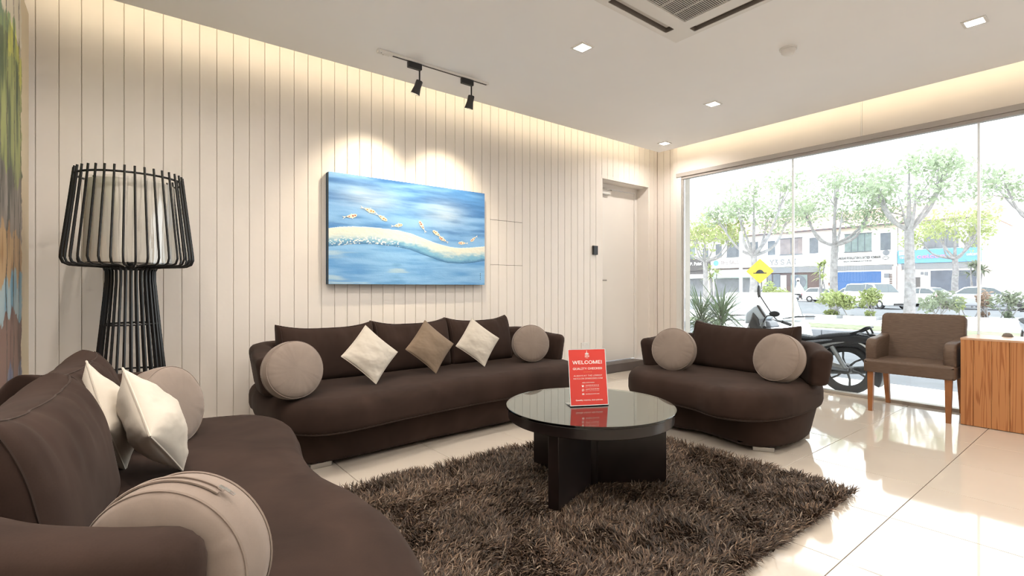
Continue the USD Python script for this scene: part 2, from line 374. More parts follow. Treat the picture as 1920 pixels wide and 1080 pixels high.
def textm(s, h, depth=0.001, bold=False):
    m = meshkit.text_mesh(s, h, depth, bold); b = m.bounds; m.apply_translation((-(b[0][0] + b[1][0]) / 2, 0, 0)); return m
def frame_to(m, o, ex, ey, ez):
    """Places a mesh given in (x, y, z) at o with axes ex, ey, ez."""
    m = arr(m); v = m.vertices; return trimesh.Trimesh(np.asarray(o) + v[:, :1] * ex + v[:, 1:2] * ey + v[:, 2:3] * ez, m.faces, process=False)

# ================================================================ THE ROOM
XL, XR, YB, YF, ZC, ZT = -0.454, 5.85, 4.18, -3.2, 2.85, 3.12
XW = 5.76                                             # inner face of the window frame
# ---- floor: 600 mm polished tiles on a dark bed
fl = structure('floor')
part(fl, 'bedding', bx(XL, XR, YF, YB + 0.21, -0.06, -0.0075), 'grout')
T, X0, Y0 = 0.601, 2.848 - 0.601 * 6, 0.744 - 0.601 * 7
for i in range(12):
    for j in range(14):
        a, b, c, d = X0 + i * T, X0 + (i + 1) * T, Y0 + j * T, Y0 + (j + 1) * T
        a, b, c, d = max(a, XL), min(b, XR - 0.02), max(c, YF), min(d, YB)
        if b - a < 0.03 or d - c < 0.03: continue
        part(fl, 'tile', bevel_box(a + 0.0017, b - 0.0017, c + 0.0017, d - 0.0017, -0.009, 0, 0.0008), 'tile')
# ---- panelled wall
wb = structure('wall_back')
W, XG = 0.1066, 0.0218
part(wb, 'backing', cat(bx(XL - 0.1, 4.679, YB + 0.0075, YB + 0.20, 0, ZT), bx(4.679, 5.701, YB + 0.0075, YB + 0.20, 2.491, ZT), bx(5.701, XR + 0.1, YB + 0.0075, YB + 0.20, 0, ZT)), 'wall_backing')
part(wb, 'door_reveal', cat(bx(5.655, 5.70, YB + 0.002, YB + 0.21, 0, 2.445), bx(4.68, 4.727, YB + 0.002, YB + 0.21, 0, 2.445), bx(4.68, 5.70, YB + 0.002, YB + 0.21, 2.445, 2.49)), 'wall_white')
HX0, HX1, HZ0, HZ1 = 2.992, 3.452, 1.323, 1.786      # access hatch
def board(a, b, z0, z1, nm='board', pr=wb, y=YB):
    part(pr, nm, bevel_box(a + 0.0019, b - 0.0019, y, y + 0.014, z0, z1, 0.0020), 'wall_white')
k = -5
while XG + k * W < XR - 0.001:
    a, b = XG + k * W, XG + (k + 1) * W; k += 1
    a, b = max(a, XL), min(b, XR)
    if b - a < 0.012: continue
    if b > 4.74 and a < 5.645:
        if a < 4.71: board(a, 4.727, 0, ZT); a = 4.721
        if b > 5.66: board(5.655, b, 0, ZT); b = 5.661
        board(a, b, 2.445, ZT)
    elif b > HX0 + 0.02 and a < HX1 - 0.02:
        board(a, b, 0, HZ0 - 0.0035); board(a, b, HZ1 + 0.0035, ZT)
        if a < HX0 - 0.02: board(a, HX0, HZ0, HZ1)
        if b > HX1 + 0.02: board(HX1, b, HZ0, HZ1)
        c, d = max(a, HX0), min(b, HX1)
        board(c, d, HZ0, HZ1, 'hatch_board', y=YB + 0.001)
    else:
        board(a, b, 0, ZT)
hr = sbox(HX0 - 0.004, HZ0 - 0.004, HX1 + 0.004, HZ1 + 0.004).difference(sbox(HX0 + 0.001, HZ0 + 0.001, HX1 - 0.001, HZ1 - 0.001))
part(wb, 'hatch_seam', prism(hr, 0.003, 'xz', YB + 0.0035), 'step_brown')
# ---- return panelling beside the window and the window wall
wr = structure('wall_right')
part(wr, 'backing', cat(bx(XR + 0.0075, XR + 0.2, 3.80, YB + 0.1, 0, ZT), bx(XW + 0.02, XR + 0.2, YF, 3.80, 2.66, ZT)), 'wall_backing')
for i in range(3):
    c, d = YB - 0.102 * (i + 1), YB - 0.102 * i
    part(wr, 'board', bevel_box(XR, XR + 0.014, c + 0.0025, d - 0.0025, 0, ZT, 0.0022), 'wall_white')
part(wr, 'filler_panel', bx(XW + 0.01, XR + 0.02, 3.80, 3.875, 0, ZT), 'wall_white')
for c, d in ((1.738, 3.806), (-0.347, 1.728), (YF, -0.357)):
    part(wr, 'pelmet_panel', bevel_box(XW - 0.005, XW + 0.03, c, d, 2.575, ZT, 0.002), 'wall_white')
for y in (1.733, -0.352): part(wr, 'seam_strip', bevel_box(XW - 0.007, XW + 0.02, y - 0.004, y + 0.004, 2.58, ZT, 0.001), 'ink_white')
# ---- other walls
wl = structure('wall_left'); part(wl, 'plaster', bx(XL - 0.12, XL, YF, YB, 0, ZT), 'wall_white')
wf = structure('wall_front'); part(wf, 'plaster', bx(XL - 0.12, XR, YF - 0.12, YF, 0, ZT), 'plain_white')
# ---- ceiling: a dropped slab with a lighting cove along both walls
CX, CY = 5.534, 3.926
DL = [(2.672, 2.558), (4.465, 0.70), (4.478, 2.567), (5.232, 3.633), (0.87, 2.56), (2.672, 0.70), (0.87, 0.70), (4.47, -1.1), (2.67, -1.1), (0.87, -1.1), (0.87, 1.63), (-0.05, 2.56), (-0.05, 1.63), (-0.05, 0.70)]
SD = 0.052
ca, cb = 2.667, 1.612                                 # cassette air conditioner
cp = sbox(XL, YF, CX, CY)
for x, y in DL: cp = cp.difference(sbox(x - SD, y - SD, x + SD, y + SD))
cp = cp.difference(sbox(ca - 0.45, cb - 0.45, ca + 0.45, cb + 0.45))
ce = structure('ceiling')
part(ce, 'dropped_panel', prism(cp, 0.035, 'xy', ZC), 'ceiling_white')
part(ce, 'cove_top', bx(XL - 0.1, XR + 0.1, YF, YB + 0.1, ZT, ZT + 0.1), 'ceiling_white')
# cove strips lie on the slab's upper edge and shine towards the walls
rect_light('cove_light', (2.54, CY - 0.036, ZC + 0.085), 5.9, 0.06, (92, 0, 0), COVE)
rect_light('cove_light_window', (CX - 0.036, 0.36, ZC + 0.085), 0.06, 7.0, (0, -92, 0), COVE)
# ---- door in its recess, dark step below it
tr = structure('trim_1'); part(tr, 'step', bevel_box(4.727, 5.573, YB + 0.004, YB + 0.25, 0, 0.108, 0.003), 'step_brown')
do = structure('door_1')
YD = YB + 0.205
part(do, 'leaf', bevel_box(4.76, 5.60, YD, YD + 0.045, 0.116, 2.38, 0.002), 'door_white')
part(do, 'frame', cat(bx(5.604, 5.655, YD - 0.012, YD + 0.06, 0.10, 2.445), bx(4.727, 4.756, YD - 0.012, YD + 0.06, 0.10, 2.445), bx(4.756, 5.604, YD - 0.012, YD + 0.06, 2.386, 2.445)), 'door_white')
dc = part(do, 'door_closer', bevel_box(4.80, 5.06, YD - 0.05, YD - 0.001, 2.30, 2.36, 0.006), 'frame_white')
part(dc, 'closer_arm', bx(4.86, 5.10, YD - 0.04, YD - 0.025, 2.362, 2.374), 'steel')
dh = part(do, 'handle', cat(tube([(4.84, YD - 0.055, 1.18), (4.97, YD - 0.055, 1.18)], 0.009, 8), tube([(4.85, YD, 1.18), (4.85, YD - 0.055, 1.18)], 0.009, 8)), 'steel', 40)
part(dh, 'rose', lathe([(0, 0), (0.025, 0), (0.025, 0.008), (0, 0.008)], 20, 'y', (4.85, YD - 0.009, 1.18)), 'steel')
# ---- window: full-height panes with glazed joints, grey head, thin floor track
wi = structure('window_1')
part(wi, 'head_rail', cat(bevel_box(XW - 0.03, XW + 0.06, YF, 3.806, 2.525, 2.575, 0.003), bevel_box(XW - 0.012, XW + 0.05, YF, 3.806, 2.495, 2.525, 0.002)), 'frame_grey')
part(wi, 'jamb', bevel_box(XW - 0.02, XW + 0.06, 3.735, 3.806, 0, 2.575, 0.003), 'frame_white')
part(wi, 'jamb_stop', bx(XW + 0.0, XW + 0.05, 3.715, 3.735, 0.03, 2.495), 'frame_grey')
part(wi, 'floor_track', bevel_box(XW - 0.03, XW + 0.06, YF, 3.806, 0, 0.026, 0.002), 'sill_alu')
ys = [3.715, 2.377, 0.88, -0.62, -2.12, YF]
for i in range(5):
    part(wi, 'pane', bx(XW + 0.012, XW + 0.022, ys[i + 1] + 0.009, ys[i] - 0.009, 0.026, 2.495), 'pane')
    if i: part(wi, 'glazing_joint', bx(XW + 0.007, XW + 0.027, ys[i] - 0.0088, ys[i] + 0.0088, 0.026, 2.495), 'silicone')
# ================================================================ CEILING FITTINGS
for i, (x, y) in enumerate(DL):
    lab = {0: 'square recessed downlight nearest the ceiling air conditioner', 1: 'square recessed downlight nearest the right edge of the photo', 2: 'square recessed downlight halfway along the ceiling towards the window',
           3: 'square recessed downlight in the far corner of the ceiling'}.get(i, 'square recessed downlight outside the view')
    t = thing('downlight', lab, 'ceiling light', (x, y, ZC), 0, 'square ceiling downlights')
    fr = sbox(x - 0.062, y - 0.062, x + 0.062, y + 0.062).difference(sbox(x - 0.046, y - 0.046, x + 0.046, y + 0.046))
    part(t, 'trim', prism(fr, 0.006, 'xy', ZC - 0.006), 'plain_white')
    fr = sbox(x - 0.05, y - 0.05, x + 0.05, y + 0.05).difference(sbox(x - 0.046, y - 0.046, x + 0.046, y + 0.046))
    part(t, 'housing', cat(prism(fr, 0.07, 'xy', ZC), bx(x - 0.05, x + 0.05, y - 0.05, y + 0.05, ZC + 0.07, ZC + 0.074)), 'plain_white')
    part(t, 'lamp', lathe([(0, 0), (0.03, 0), (0.036, 0.012), (0.036, 0.03), (0, 0.03)], 20, 'z', (x, y, ZC + 0.010)), 'lamp_glow', 40)
    l = UsdLux.DiskLight.Define(stage, '/World/downlight_beam' + (f'_{i:03d}' if i else ''))
    l.CreateRadiusAttr(0.034); l.CreateIntensityAttr(DOWN); l.CreateColorAttr(Gf.Vec3f(1.0, 0.915, 0.82)); l.CreateNormalizeAttr(False)
    UsdGeom.Xformable(l).AddTranslateOp().Set(Gf.Vec3d(x, y, ZC + 0.009))
t = thing('smoke_detector', 'small round white smoke detector on the ceiling', 'smoke detector', (3.878, 1.629, ZC))
part(t, 'base', lathe([(0, 0), (0.058, 0), (0.058, -0.014), (0, -0.014)], 28, 'z', (3.878, 1.629, ZC)), 'plain_white', 30)
part(t, 'cap', lathe([(0, -0.045), (0.034, -0.044), (0.046, -0.034), (0.050, -0.0142), (0, -0.0142)], 28, 'z', (3.878, 1.629, ZC)), 'plain_white', 40)
# cassette air conditioner
t = thing('air_conditioner', 'white square cassette air conditioner with louvred grille set in the ceiling', 'air conditioner', (ca, cb, ZC))
pn = sbox(ca - 0.475, cb - 0.475, ca + 0.475, cb + 0.475).difference(sbox(ca - 0.298, cb - 0.298, ca + 0.298, cb + 0.298))
slots = []
for a in range(4):
    s = LineString([(-0.27, 0.405), (0.27, 0.405)]).buffer(0.034, cap_style=3).buffer(-0.012).buffer(0.012)
    s = shapely.affinity.rotate(s, 90 * a, origin=(0, 0)); s = shapely.affinity.translate(s, ca, cb); slots.append(s); pn = pn.difference(s)
part(t, 'panel', prism(pn, 0.012, 'xy', ZC - 0.008), 'plain_white')
part(t, 'casing', cat(bx(ca - 0.45, ca + 0.45, cb - 0.45, cb + 0.45, ZC + 0.10, ZC + 0.2)), 'vent_dark')
for s in slots:
    ring = s.buffer(0.003).difference(s.buffer(-0.001))
    o = part(t, 'outlet', prism(ring, 0.06, 'xy', ZC - 0.004), 'vent_dark')
    x0, y0, x1, y1 = s.bounds
    m = bx(x0 + 0.02, x1 - 0.02, (y0 + y1) / 2 - 0.018, (y0 + y1) / 2 + 0.018, ZC + 0.018, ZC + 0.021) if x1 - x0 > y1 - y0 else bx((x0 + x1) / 2 - 0.018, (x0 + x1) / 2 + 0.018, y0 + 0.02, y1 - 0.02, ZC + 0.018, ZC + 0.021)
    part(o, 'louvre', m, 'grille_white')
fr = sbox(ca - 0.297, cb - 0.297, ca + 0.297, cb + 0.297).difference(sbox(ca - 0.275, cb - 0.275, ca + 0.275, cb + 0.275))
gr = part(t, 'grille_frame', prism(fr, 0.014, 'xy', ZC - 0.009), 'plain_white')
sl = []
for i in range(42):
    y = cb - 0.272 + i * 0.01325
    sl.append(rot(bx(ca - 0.275, ca + 0.275, y - 0.0042, y + 0.0042, ZC - 0.005, ZC - 0.003), 0.35, (1, 0, 0), (0, y, ZC - 0.004)))
part(gr, 'slats', cat(sl), 'grille_white', kind='stuff')
for i in range(3): part(gr, 'rib', bx(ca - 0.14 + i * 0.14 - 0.004, ca - 0.14 + i * 0.14 + 0.004, cb - 0.275, cb + 0.275, ZC - 0.0075, ZC - 0.0015), 'grille_white')
# track with two spot heads
t = thing('spotlight_track', 'white ceiling track with a black slot carrying the two black spotlights', 'lighting track', (2.0, 3.515, ZC))
part(t, 'rail', bevel_box(1.60, 2.50, 3.497, 3.533, ZC - 0.018, ZC, 0.002), 'plain_white')
part(t, 'slot', bx(1.62, 2.485, 3.507, 3.523, ZC - 0.0195, ZC - 0.0181), 'black_plastic')
fe = part(t, 'feed_box', bevel_box(1.50, 1.60, 3.494, 3.536, ZC - 0.024, ZC, 0.004), 'plain_white')
part(fe, 'screw', lathe([(0, 0), (0.004, 0), (0.004, -0.002), (0, -0.002)], 8, 'z', (1.525, 3.505, ZC - 0.024)), 'steel')
part(fe, 'screw', lathe([(0, 0), (0.004, 0), (0.004, -0.002), (0, -0.002)], 8, 'z', (1.548, 3.526, ZC - 0.024)), 'steel')
for x, aim, lab in ((1.80, (1.66, 4.18, 1.72), 'black spotlight on the ceiling track, nearer the feed box, tilted to the left'), (2.285, (2.46, 4.18, 1.72), 'black spotlight on the ceiling track, farther from the feed box, hanging nearly straight')):
    t = thing('spotlight', lab, 'spotlight', (x, 3.515, ZC - 0.02), 0, 'black track spotlights')
    part(t, 'adapter', bevel_box(x - 0.055, x + 0.06, 3.499, 3.531, ZC - 0.066, ZC - 0.0196, 0.003), 'black_plastic')
    part(t, 'stem', tube([(x + 0.045, 3.515, ZC - 0.066), (x + 0.045, 3.515, ZC - 0.165)], 0.006, 8), 'black_plastic', 40)
    o = np.array([x + 0.045, 3.515, ZC - 0.150]); d = np.array(aim) - o; d /= np.linalg.norm(d)
    d = d * 0.55 + np.array([0, 0, -0.45]) + (np.array([-0.12, 0, 0]) if x < 2 else np.array([-0.10, 0, 0])); d /= np.linalg.norm(d)
    ex = np.cross(d, (0, 1.0, 0)); ex /= np.linalg.norm(ex); ey = np.cross(d, ex)
    can = lathe([(0, -0.005), (0.024, -0.003), (0.027, 0.004), (0.027, 0.05), (0.037, 0.105), (0.034, 0.105), (0.026, 0.06), (0, 0.06)], 24)
    part(t, 'can', frame_to(can, o, ex, ey, d), 'black_plastic', 40)
    part(t, 'lens', frame_to(lathe([(0, 0.085), (0.0295, 0.085), (0.0295, 0.089), (0, 0.089)], 20), o, ex, ey, d), 'spot_glow')
    p = o + d * 0.112
    l = UsdLux.SphereLight.Define(stage, '/World/spot_beam' + ('' if x < 2 else '_001'))
    l.CreateRadiusAttr(0.022); l.CreateIntensityAttr(SPOT / (4 * PI * 0.022 ** 2)); l.CreateColorAttr(Gf.Vec3f(1.0, 0.84, 0.60))
    sh = UsdLux.ShapingAPI.Apply(l.GetPrim()); sh.CreateShapingConeAngleAttr(40.0); sh.CreateShapingConeSoftnessAttr(0.9)
    a = np.array(aim) - p; a /= np.linalg.norm(a)
    q = Gf.Rotation(Gf.Vec3d(0, 0, -1), Gf.Vec3d(*map(float, a)))
    l.CreateNormalizeAttr(False)
    UsdGeom.Xformable(l).AddTransformOp().Set(Gf.Matrix4d(q, Gf.Vec3d(*map(float, p))))
# ================================================================ ON THE PANELLED WALL
t = thing('keypad', 'small black access keypad on the panelled wall left of the door', 'keypad', (4.577, YB, 1.54))
part(t, 'housing', bevel_box(4.535, 4.62, YB - 0.022, YB - 0.0002, 1.488, 1.598, 0.004), 'black_plastic')
part(t, 'button_plate', bevel_box(4.545, 4.61, YB - 0.0245, YB - 0.022, 1.50, 1.588, 0.001), 'black_paint')
t = thing('wall_socket', 'white double wall socket low on the panelled wall behind the welcome sign', 'socket', (4.41, YB, 0.38))
part(t, 'plate', bevel_box(4.34, 4.48, YB - 0.012, YB - 0.0002, 0.335, 0.425, 0.003), 'socket_white')
for x in (4.375, 4.445): part(t, 'switch', bevel_box(x - 0.012, x + 0.012, YB - 0.016, YB - 0.012, 0.39, 0.412, 0.001), 'plain_white')
# painting of koi above a white wave: canvas with painted relief
PX0, PX1, PZ0, PZ1, PY = 1.335, 2.885, 1.112, 2.03, 4.112
t = thing('painting', 'wide blue canvas of koi swimming above a white wave on the panelled wall', 'painting', (2.11, PY, 1.57))
part(t, 'canvas', bevel_box(PX0, PX1, PY + 0.001, YB - 0.0005, PZ0, PZ1, 0.002), 'canvas_side')
nx, nz = 420, 250
U, V = np.meshgrid(np.linspace(0, 1, nx), np.linspace(0, 1, nz))
def fb(sx, sz, seed, o=5): return meshkit.fbm(np.c_[U.ravel() * sx, V.ravel() * sz, np.zeros(U.size)], o, seed).reshape(U.shape)
def mixc(a, b, t): return np.asarray(a) * (1 - t[..., None]) + np.asarray(b) * t[..., None]
def sm(a, b, x): q = np.clip((x - a) / (b - a), 0, 1); return q * q * (3 - 2 * q)
wy = np.interp(U, [0, .06, .13, .21, .30, .40, .48, .57, .66, .75, .82, .90, 1.0], [.495, .515, .527, .532, .53, .522, .50, .455, .415, .39, .388, .40, .42])
wl_ = np.interp(U, [0, .08, .15, .25, .37, .47, .57, .66, .73, .82, .91, 1.0], [.335, .355, .372, .378, .37, .345, .295, .25, .225, .225, .24, .265])
deep, mid, pale, white = (0.042, 0.175, 0.47), (0.085, 0.285, 0.66), (0.25, 0.50, 0.84), (0.60, 0.74, 0.85)
n1, n2, n3 = fb(3.2, 13, 3), fb(7, 46, 5), fb(2.2, 4.5, 9)
sky_ = mixc(deep, mid, sm(.25, .62, n1 * .65 + n2 * .35)); sky_ = mixc(sky_, pale, sm(.50, .72, n1 * .5 + n3 * .5 + .06) * .9)
spots_ = np.exp(-((U - .22) / .17) ** 2 - ((V - .80) / .10) ** 2) + np.exp(-((U - .70) / .15) ** 2 - ((V - .73) / .13) ** 2)
sky_ = mixc(sky_, white, np.clip(spots_ * (n2 * .9 + n1 * .5) , 0, 1) * .80)
low = mixc((0.11, 0.33, 0.70), (0.27, 0.54, 0.87), sm(.30, .70, fb(3, 9, 21) * .6 + fb(6, 40, 23) * .4))
low = mixc(low, (0.48, 0.66, 0.77), sm(.60, .74, fb(2.5, 7, 31) * .6 + fb(5, 34, 33) * .4) * .8)
low = mixc(low, (0.10, 0.30, 0.60), sm(.60, .72, fb(2.6, 8, 41)) * .7)
q = np.clip((wy - V) / (wy - wl_), 0, 1); tex = (fb(40, 60, 51, 4) - .5) * .42 + (fb(8, 20, 53) - .5) * .35
band = mixc((0.80, 0.80, 0.72), (0.66, 0.76, 0.74), sm(.22, .5, q + tex * .6)); band = mixc(band, (0.20, 0.47, 0.68), sm(.45, .85, q + tex * .8 + .10 * (U > .5)))
band = mixc(band, (0.045, 0.17, 0.42), sm(.75, 1.0, q + tex * .5) * .75)
fleck = (fb(120, 90, 61, 2) > .62) & (q > .55) & (U < .40)
band = np.where(fleck[..., None], np.array((0.75, 0.82, 0.85)), band)
C = np.where((V > wy)[..., None], sky_, np.where((V > wl_)[..., None], band, low))
rel = 0.0005 + 0.0006 * fb(60, 90, 71, 3) + np.where((V <= wy) & (V > wl_), 0.0012 + 0.0015 * fb(70, 70, 73, 3), 0)
P = np.c_[(PX0 + U * (PX1 - PX0)).ravel(), (PY - rel).ravel(), (PZ0 + V * (PZ1 - PZ0)).ravel()]
I = np.arange(nx * nz).reshape(nz, nx); Q = np.c_[I[:-1, :-1].ravel(), I[:-1, 1:].ravel(), I[1:, 1:].ravel(), I[1:, :-1].ravel()]
part(t, 'painted_surface', (P, Q), 'painted', True, color=C.reshape(-1, 3))
simple('koi_white', (0.80, 0.74, 0.62), 0.5); simple('koi_orange', (0.72, 0.26, 0.06), 0.5); simple('koi_red', (0.45, 0.06, 0.03), 0.5); simple('koi_fin', (0.72, 0.78, 0.80), 0.5)
for (u, v, ang, L, col, bend) in [(.125, .617, 24, .10, 'koi_red', .25), (.225, .685, -8, .11, 'koi_orange', .15), (.30, .628, -22, .10, 'koi_orange', .1), (.395, .575, 8, .09, 'koi_orange', -.1),
                                  (.545, .595, 128, .10, 'koi_red', .1), (.645, .528, 158, .10, 'koi_orange', .2), (.685, .466, 152, .09, 'koi_red', -.1), (.825, .443, 186, .09, 'koi_red', .1), (.91, .483, 205, .08, 'koi_red', -.3)]:
    L *= 0.95; s = np.linspace(-1, 1, 16); a = math.radians(ang); d = np.array([math.cos(a), math.sin(a)]); nn = np.array([-d[1], d[0]])
    c = np.array([PX0 + u * (PX1 - PX0), PZ0 + v * (PZ1 - PZ0)])
    wid = L * .17 * np.clip(1 - s ** 2, 0, 1) ** .6 * (1 + .25 * s)
    mid_ = c + np.outer(s * L / 2, d) + np.outer(bend * L * .35 * (1 - s) ** 2 / 2, nn)
    pg = np.vstack([mid_ + wid[:, None] * nn, (mid_ - wid[:, None] * nn)[::-1]])
    k = part(t, 'koi', prism(Polygon(pg).buffer(0), 0.0008, 'xz', PY - 0.0040), 'koi_white')
    spots = [Polygon(mid_[i] + .36 * wid[i] * np.c_[np.cos(np.arange(9) * .7) * (1.3), np.sin(np.arange(9) * .7)]) for i in (4, 9, 12)]
    part(k, 'markings', cat([prism(x, 0.0006, 'xz', PY - 0.0046) for x in spots if x.is_valid and x.area > 1e-8]), col)
    tail = mid_[0]; tl = [tail, tail - d * L * .32 + nn * L * .14, tail - d * L * .2, tail - d * L * .36 - nn * L * .10]
    f1, f2 = mid_[9], mid_[8]
    part(k, 'fins', cat(prism(Polygon(tl).buffer(0.001), 0.0006, 'xz', PY - 0.0038), prism(Polygon([f1 + nn * L * .12, f1 + nn * L * .30 - d * L * .08, f1 + nn * L * .12 - d * L * .1]), 0.0006, 'xz', PY - 0.0038),
                        prism(Polygon([f2 - nn * L * .12, f2 - nn * L * .30 - d * L * .08, f2 - nn * L * .12 - d * L * .1]), 0.0006, 'xz', PY - 0.0038)), 'koi_fin')
sg = []
for i, (w, h) in enumerate([(.010, .012), (.012, .010), (.008, .014), (.012, .008)]):
    z = PZ0 + .055 + .018 * (3 - i); x = PX0 + .965 * (PX1 - PX0)
    sg += [prism([(x - w / 2, z), (x + w / 2, z + .002), (x + w / 2, z + .004), (x - w / 2, z + .002)], .0006, 'xz', PY - .0022), prism([(x - .001, z - h / 2), (x + .002, z - h / 2), (x + .001, z + h / 2), (x - .002, z + h / 2)], .0006, 'xz', PY - .0023)]
part(t, 'signature', cat(sg), 'ink_dark')
# tall abstract canvas on the left wall
t = thing('painting', 'tall abstract painting in greens, browns and blue at the left edge of the photo', 'painting', (XL, 3.55, 1.65))
AY0, AY1, AZ0, AZ1, AX = 2.75, 4.085, 0.55, 2.70, XL + 0.030
part(t, 'canvas', bevel_box(XL + 0.0005, AX - 0.001, AY0, AY1, AZ0, AZ1, 0.002), 'cushion_cream')
nx, nz = 170, 260
U, V = np.meshgrid(np.linspace(0, 1, nx), np.linspace(0, 1, nz))
edge = 0.80 + 0.035 * (fb(1, 60, 81, 3) - .5) * 2 + 0.03 * (fb(1, 9, 83, 3) - .5)
strip = fb(16, 8.0, 85, 4); n4 = fb(8, 8, 87, 4)
cream = np.array((0.66, 0.55, 0.38))
lev = V + (n4 - .5) * .10 + (strip - .5) * .10
colr = np.zeros(U.shape + (3,))
for lo, hi, c1, c2 in [(-1, .05, (.14, .18, .34), (.34, .36, .48)), (.05, .18, (.16, .06, .05), (.36, .20, .16)), (.18, .286, (.16, .45, .66), (.62, .80, .86)), (.286, .39, (.46, .22, .07), (.80, .52, .26)),
                       (.39, .50, (.05, .06, .05), (.42, .36, .32)), (.50, .78, (.05, .11, .04), (.46, .52, .16)), (.78, .85, (.12, .26, .14), (.80, .80, .12)), (.85, 2, (.66, .60, .48), (.72, .66, .54))]:
    colr = np.where(((lev >= lo) & (lev < hi))[..., None], mixc(c1, c2, sm(.3, .65, strip)), colr)
dark = (np.abs(((U * 7 + .12 * np.sin(V * 9) + n4 * .5) % 1) - .5) < .045 + .05 * (n4 - .5)) & (V < .97)
colr = np.where(dark[..., None], np.array((.05, .05, .04)), colr)
colr = colr * np.where(V < .85, .62, .95)[..., None]
colr = np.where((U > edge)[..., None], cream, colr)
P = np.c_[(AX + 0.0008 * n4).ravel(), (AY0 + U * (AY1 - AY0)).ravel(), (AZ0 + V * (AZ1 - AZ0)).ravel()]
I = np.arange(nx * nz).reshape(nz, nx); Q = np.c_[I[:-1, :-1].ravel(), I[:-1, 1:].ravel(), I[1:, 1:].ravel(), I[1:, :-1].ravel()]
part(t, 'painted_surface', (P, Q), 'painted', True, color=colr.reshape(-1, 3))
# ================================================================ FLOOR LAMP
LX, LY = 0.05, 3.60
t = thing('floor_lamp', 'tall black cane floor lamp with a white inner shade in the corner', 'floor lamp', (LX, LY, 0))
for i in range(36):
    a = 2 * PI * (i + 0.3) / 36; c, s = math.cos(a), math.sin(a)
    pr = [(0.247, 1.735), (0.262, 1.60), (0.283, 1.42), (0.300, 1.275), (0.302, 1.245), (0.292, 1.218), (0.27, 1.207), (0.17, 1.203), (0.118, 1.197)]
    part(t, 'shade_rod', tube([(LX + r * c, LY + r * s, z) for r, z in pr], 0.0062, 6), 'black_paint', 50)
for i in range(30):
    a = 2 * PI * (i + 0.5) / 30; c, s = math.cos(a), math.sin(a)
    part(t, 'base_rod', tube([(LX + r * c, LY + r * s, z) for r, z in [(0.122, 1.197), (0.112, 1.175), (0.112, 1.12), (0.135, 0.86), (0.160, 0.60), (0.186, 0.33), (0.218, 0.0)]], 0.0075, 6), 'black_paint', 50)
def hoop(r, z, q): a = np.linspace(0, 2 * PI, 49); return tube(np.c_[LX + r * np.cos(a), LY + r * np.sin(a), np.full(49, z)], q, 6, False)
for r, z in ((0.244, 1.70), (0.118, 1.19), (0.133, 0.875), (0.160, 0.60), (0.206, 0.06)): part(t, 'hoop', hoop(r if z > 1 else r - 0.002, z, 0.006), 'black_paint', 50)
sh = part(t, 'inner_shade', lathe([(0.202, 1.222), (0.212, 1.222), (0.203, 1.675), (0.199, 1.675), (0.202, 1.222)], 48, 'z', (LX, LY, 0)), 'lamp_fabric', 50)
a = np.linspace(0, 2 * PI, 160, endpoint=False); zz = np.linspace(1.215, 1.685, 40)
A, Z_ = np.meshgrid(a, zz); R_ = 0.2175 - (Z_ - 1.22) * 0.018 + 0.0055 * (meshkit.fbm(np.c_[np.cos(A).ravel() * 5, np.sin(A).ravel() * 5, Z_.ravel() * 3], 4, 3).reshape(A.shape) - .5) * 2
v = np.c_[(LX + R_ * np.cos(A)).ravel(), (LY + R_ * np.sin(A)).ravel(), Z_.ravel()]
I = np.arange(160 * 40).reshape(40, 160); Q = np.c_[I[:-1].ravel(), np.roll(I, -1, 1)[:-1].ravel(), np.roll(I, -1, 1)[1:].ravel(), I[1:].ravel()]
material('cling_film', {'t': ('transparent_bsdf', {'color': (0.98, 0.98, 0.97)}), 'gl': ('glossy_bsdf', {'color': (1, 1, 1), 'roughness': 0.12}), 'm': ('mix_closure', {'fac': 0.14})},
         [('t.BSDF', 'm.closure1'), ('gl.BSDF', 'm.closure2')], 'm.closure')
part(sh, 'plastic_film', (v, Q), 'cling_film', True)
part(t, 'lamp_holder', cat(tube([(LX, LY, 1.20), (LX, LY, 1.33)], 0.02, 10), bx(LX - 0.2, LX + 0.2, LY - 0.004, LY + 0.004, 1.222, 1.226)), 'black_paint')
part(t, 'bulb', lathe([(0, 1.33), (0.014, 1.33), (0.016, 1.36), (0.03, 1.40), (0.03, 1.42), (0.018, 1.445), (0, 1.45)], 16, 'z', (LX, LY, 0)), 'frame_white', 50)
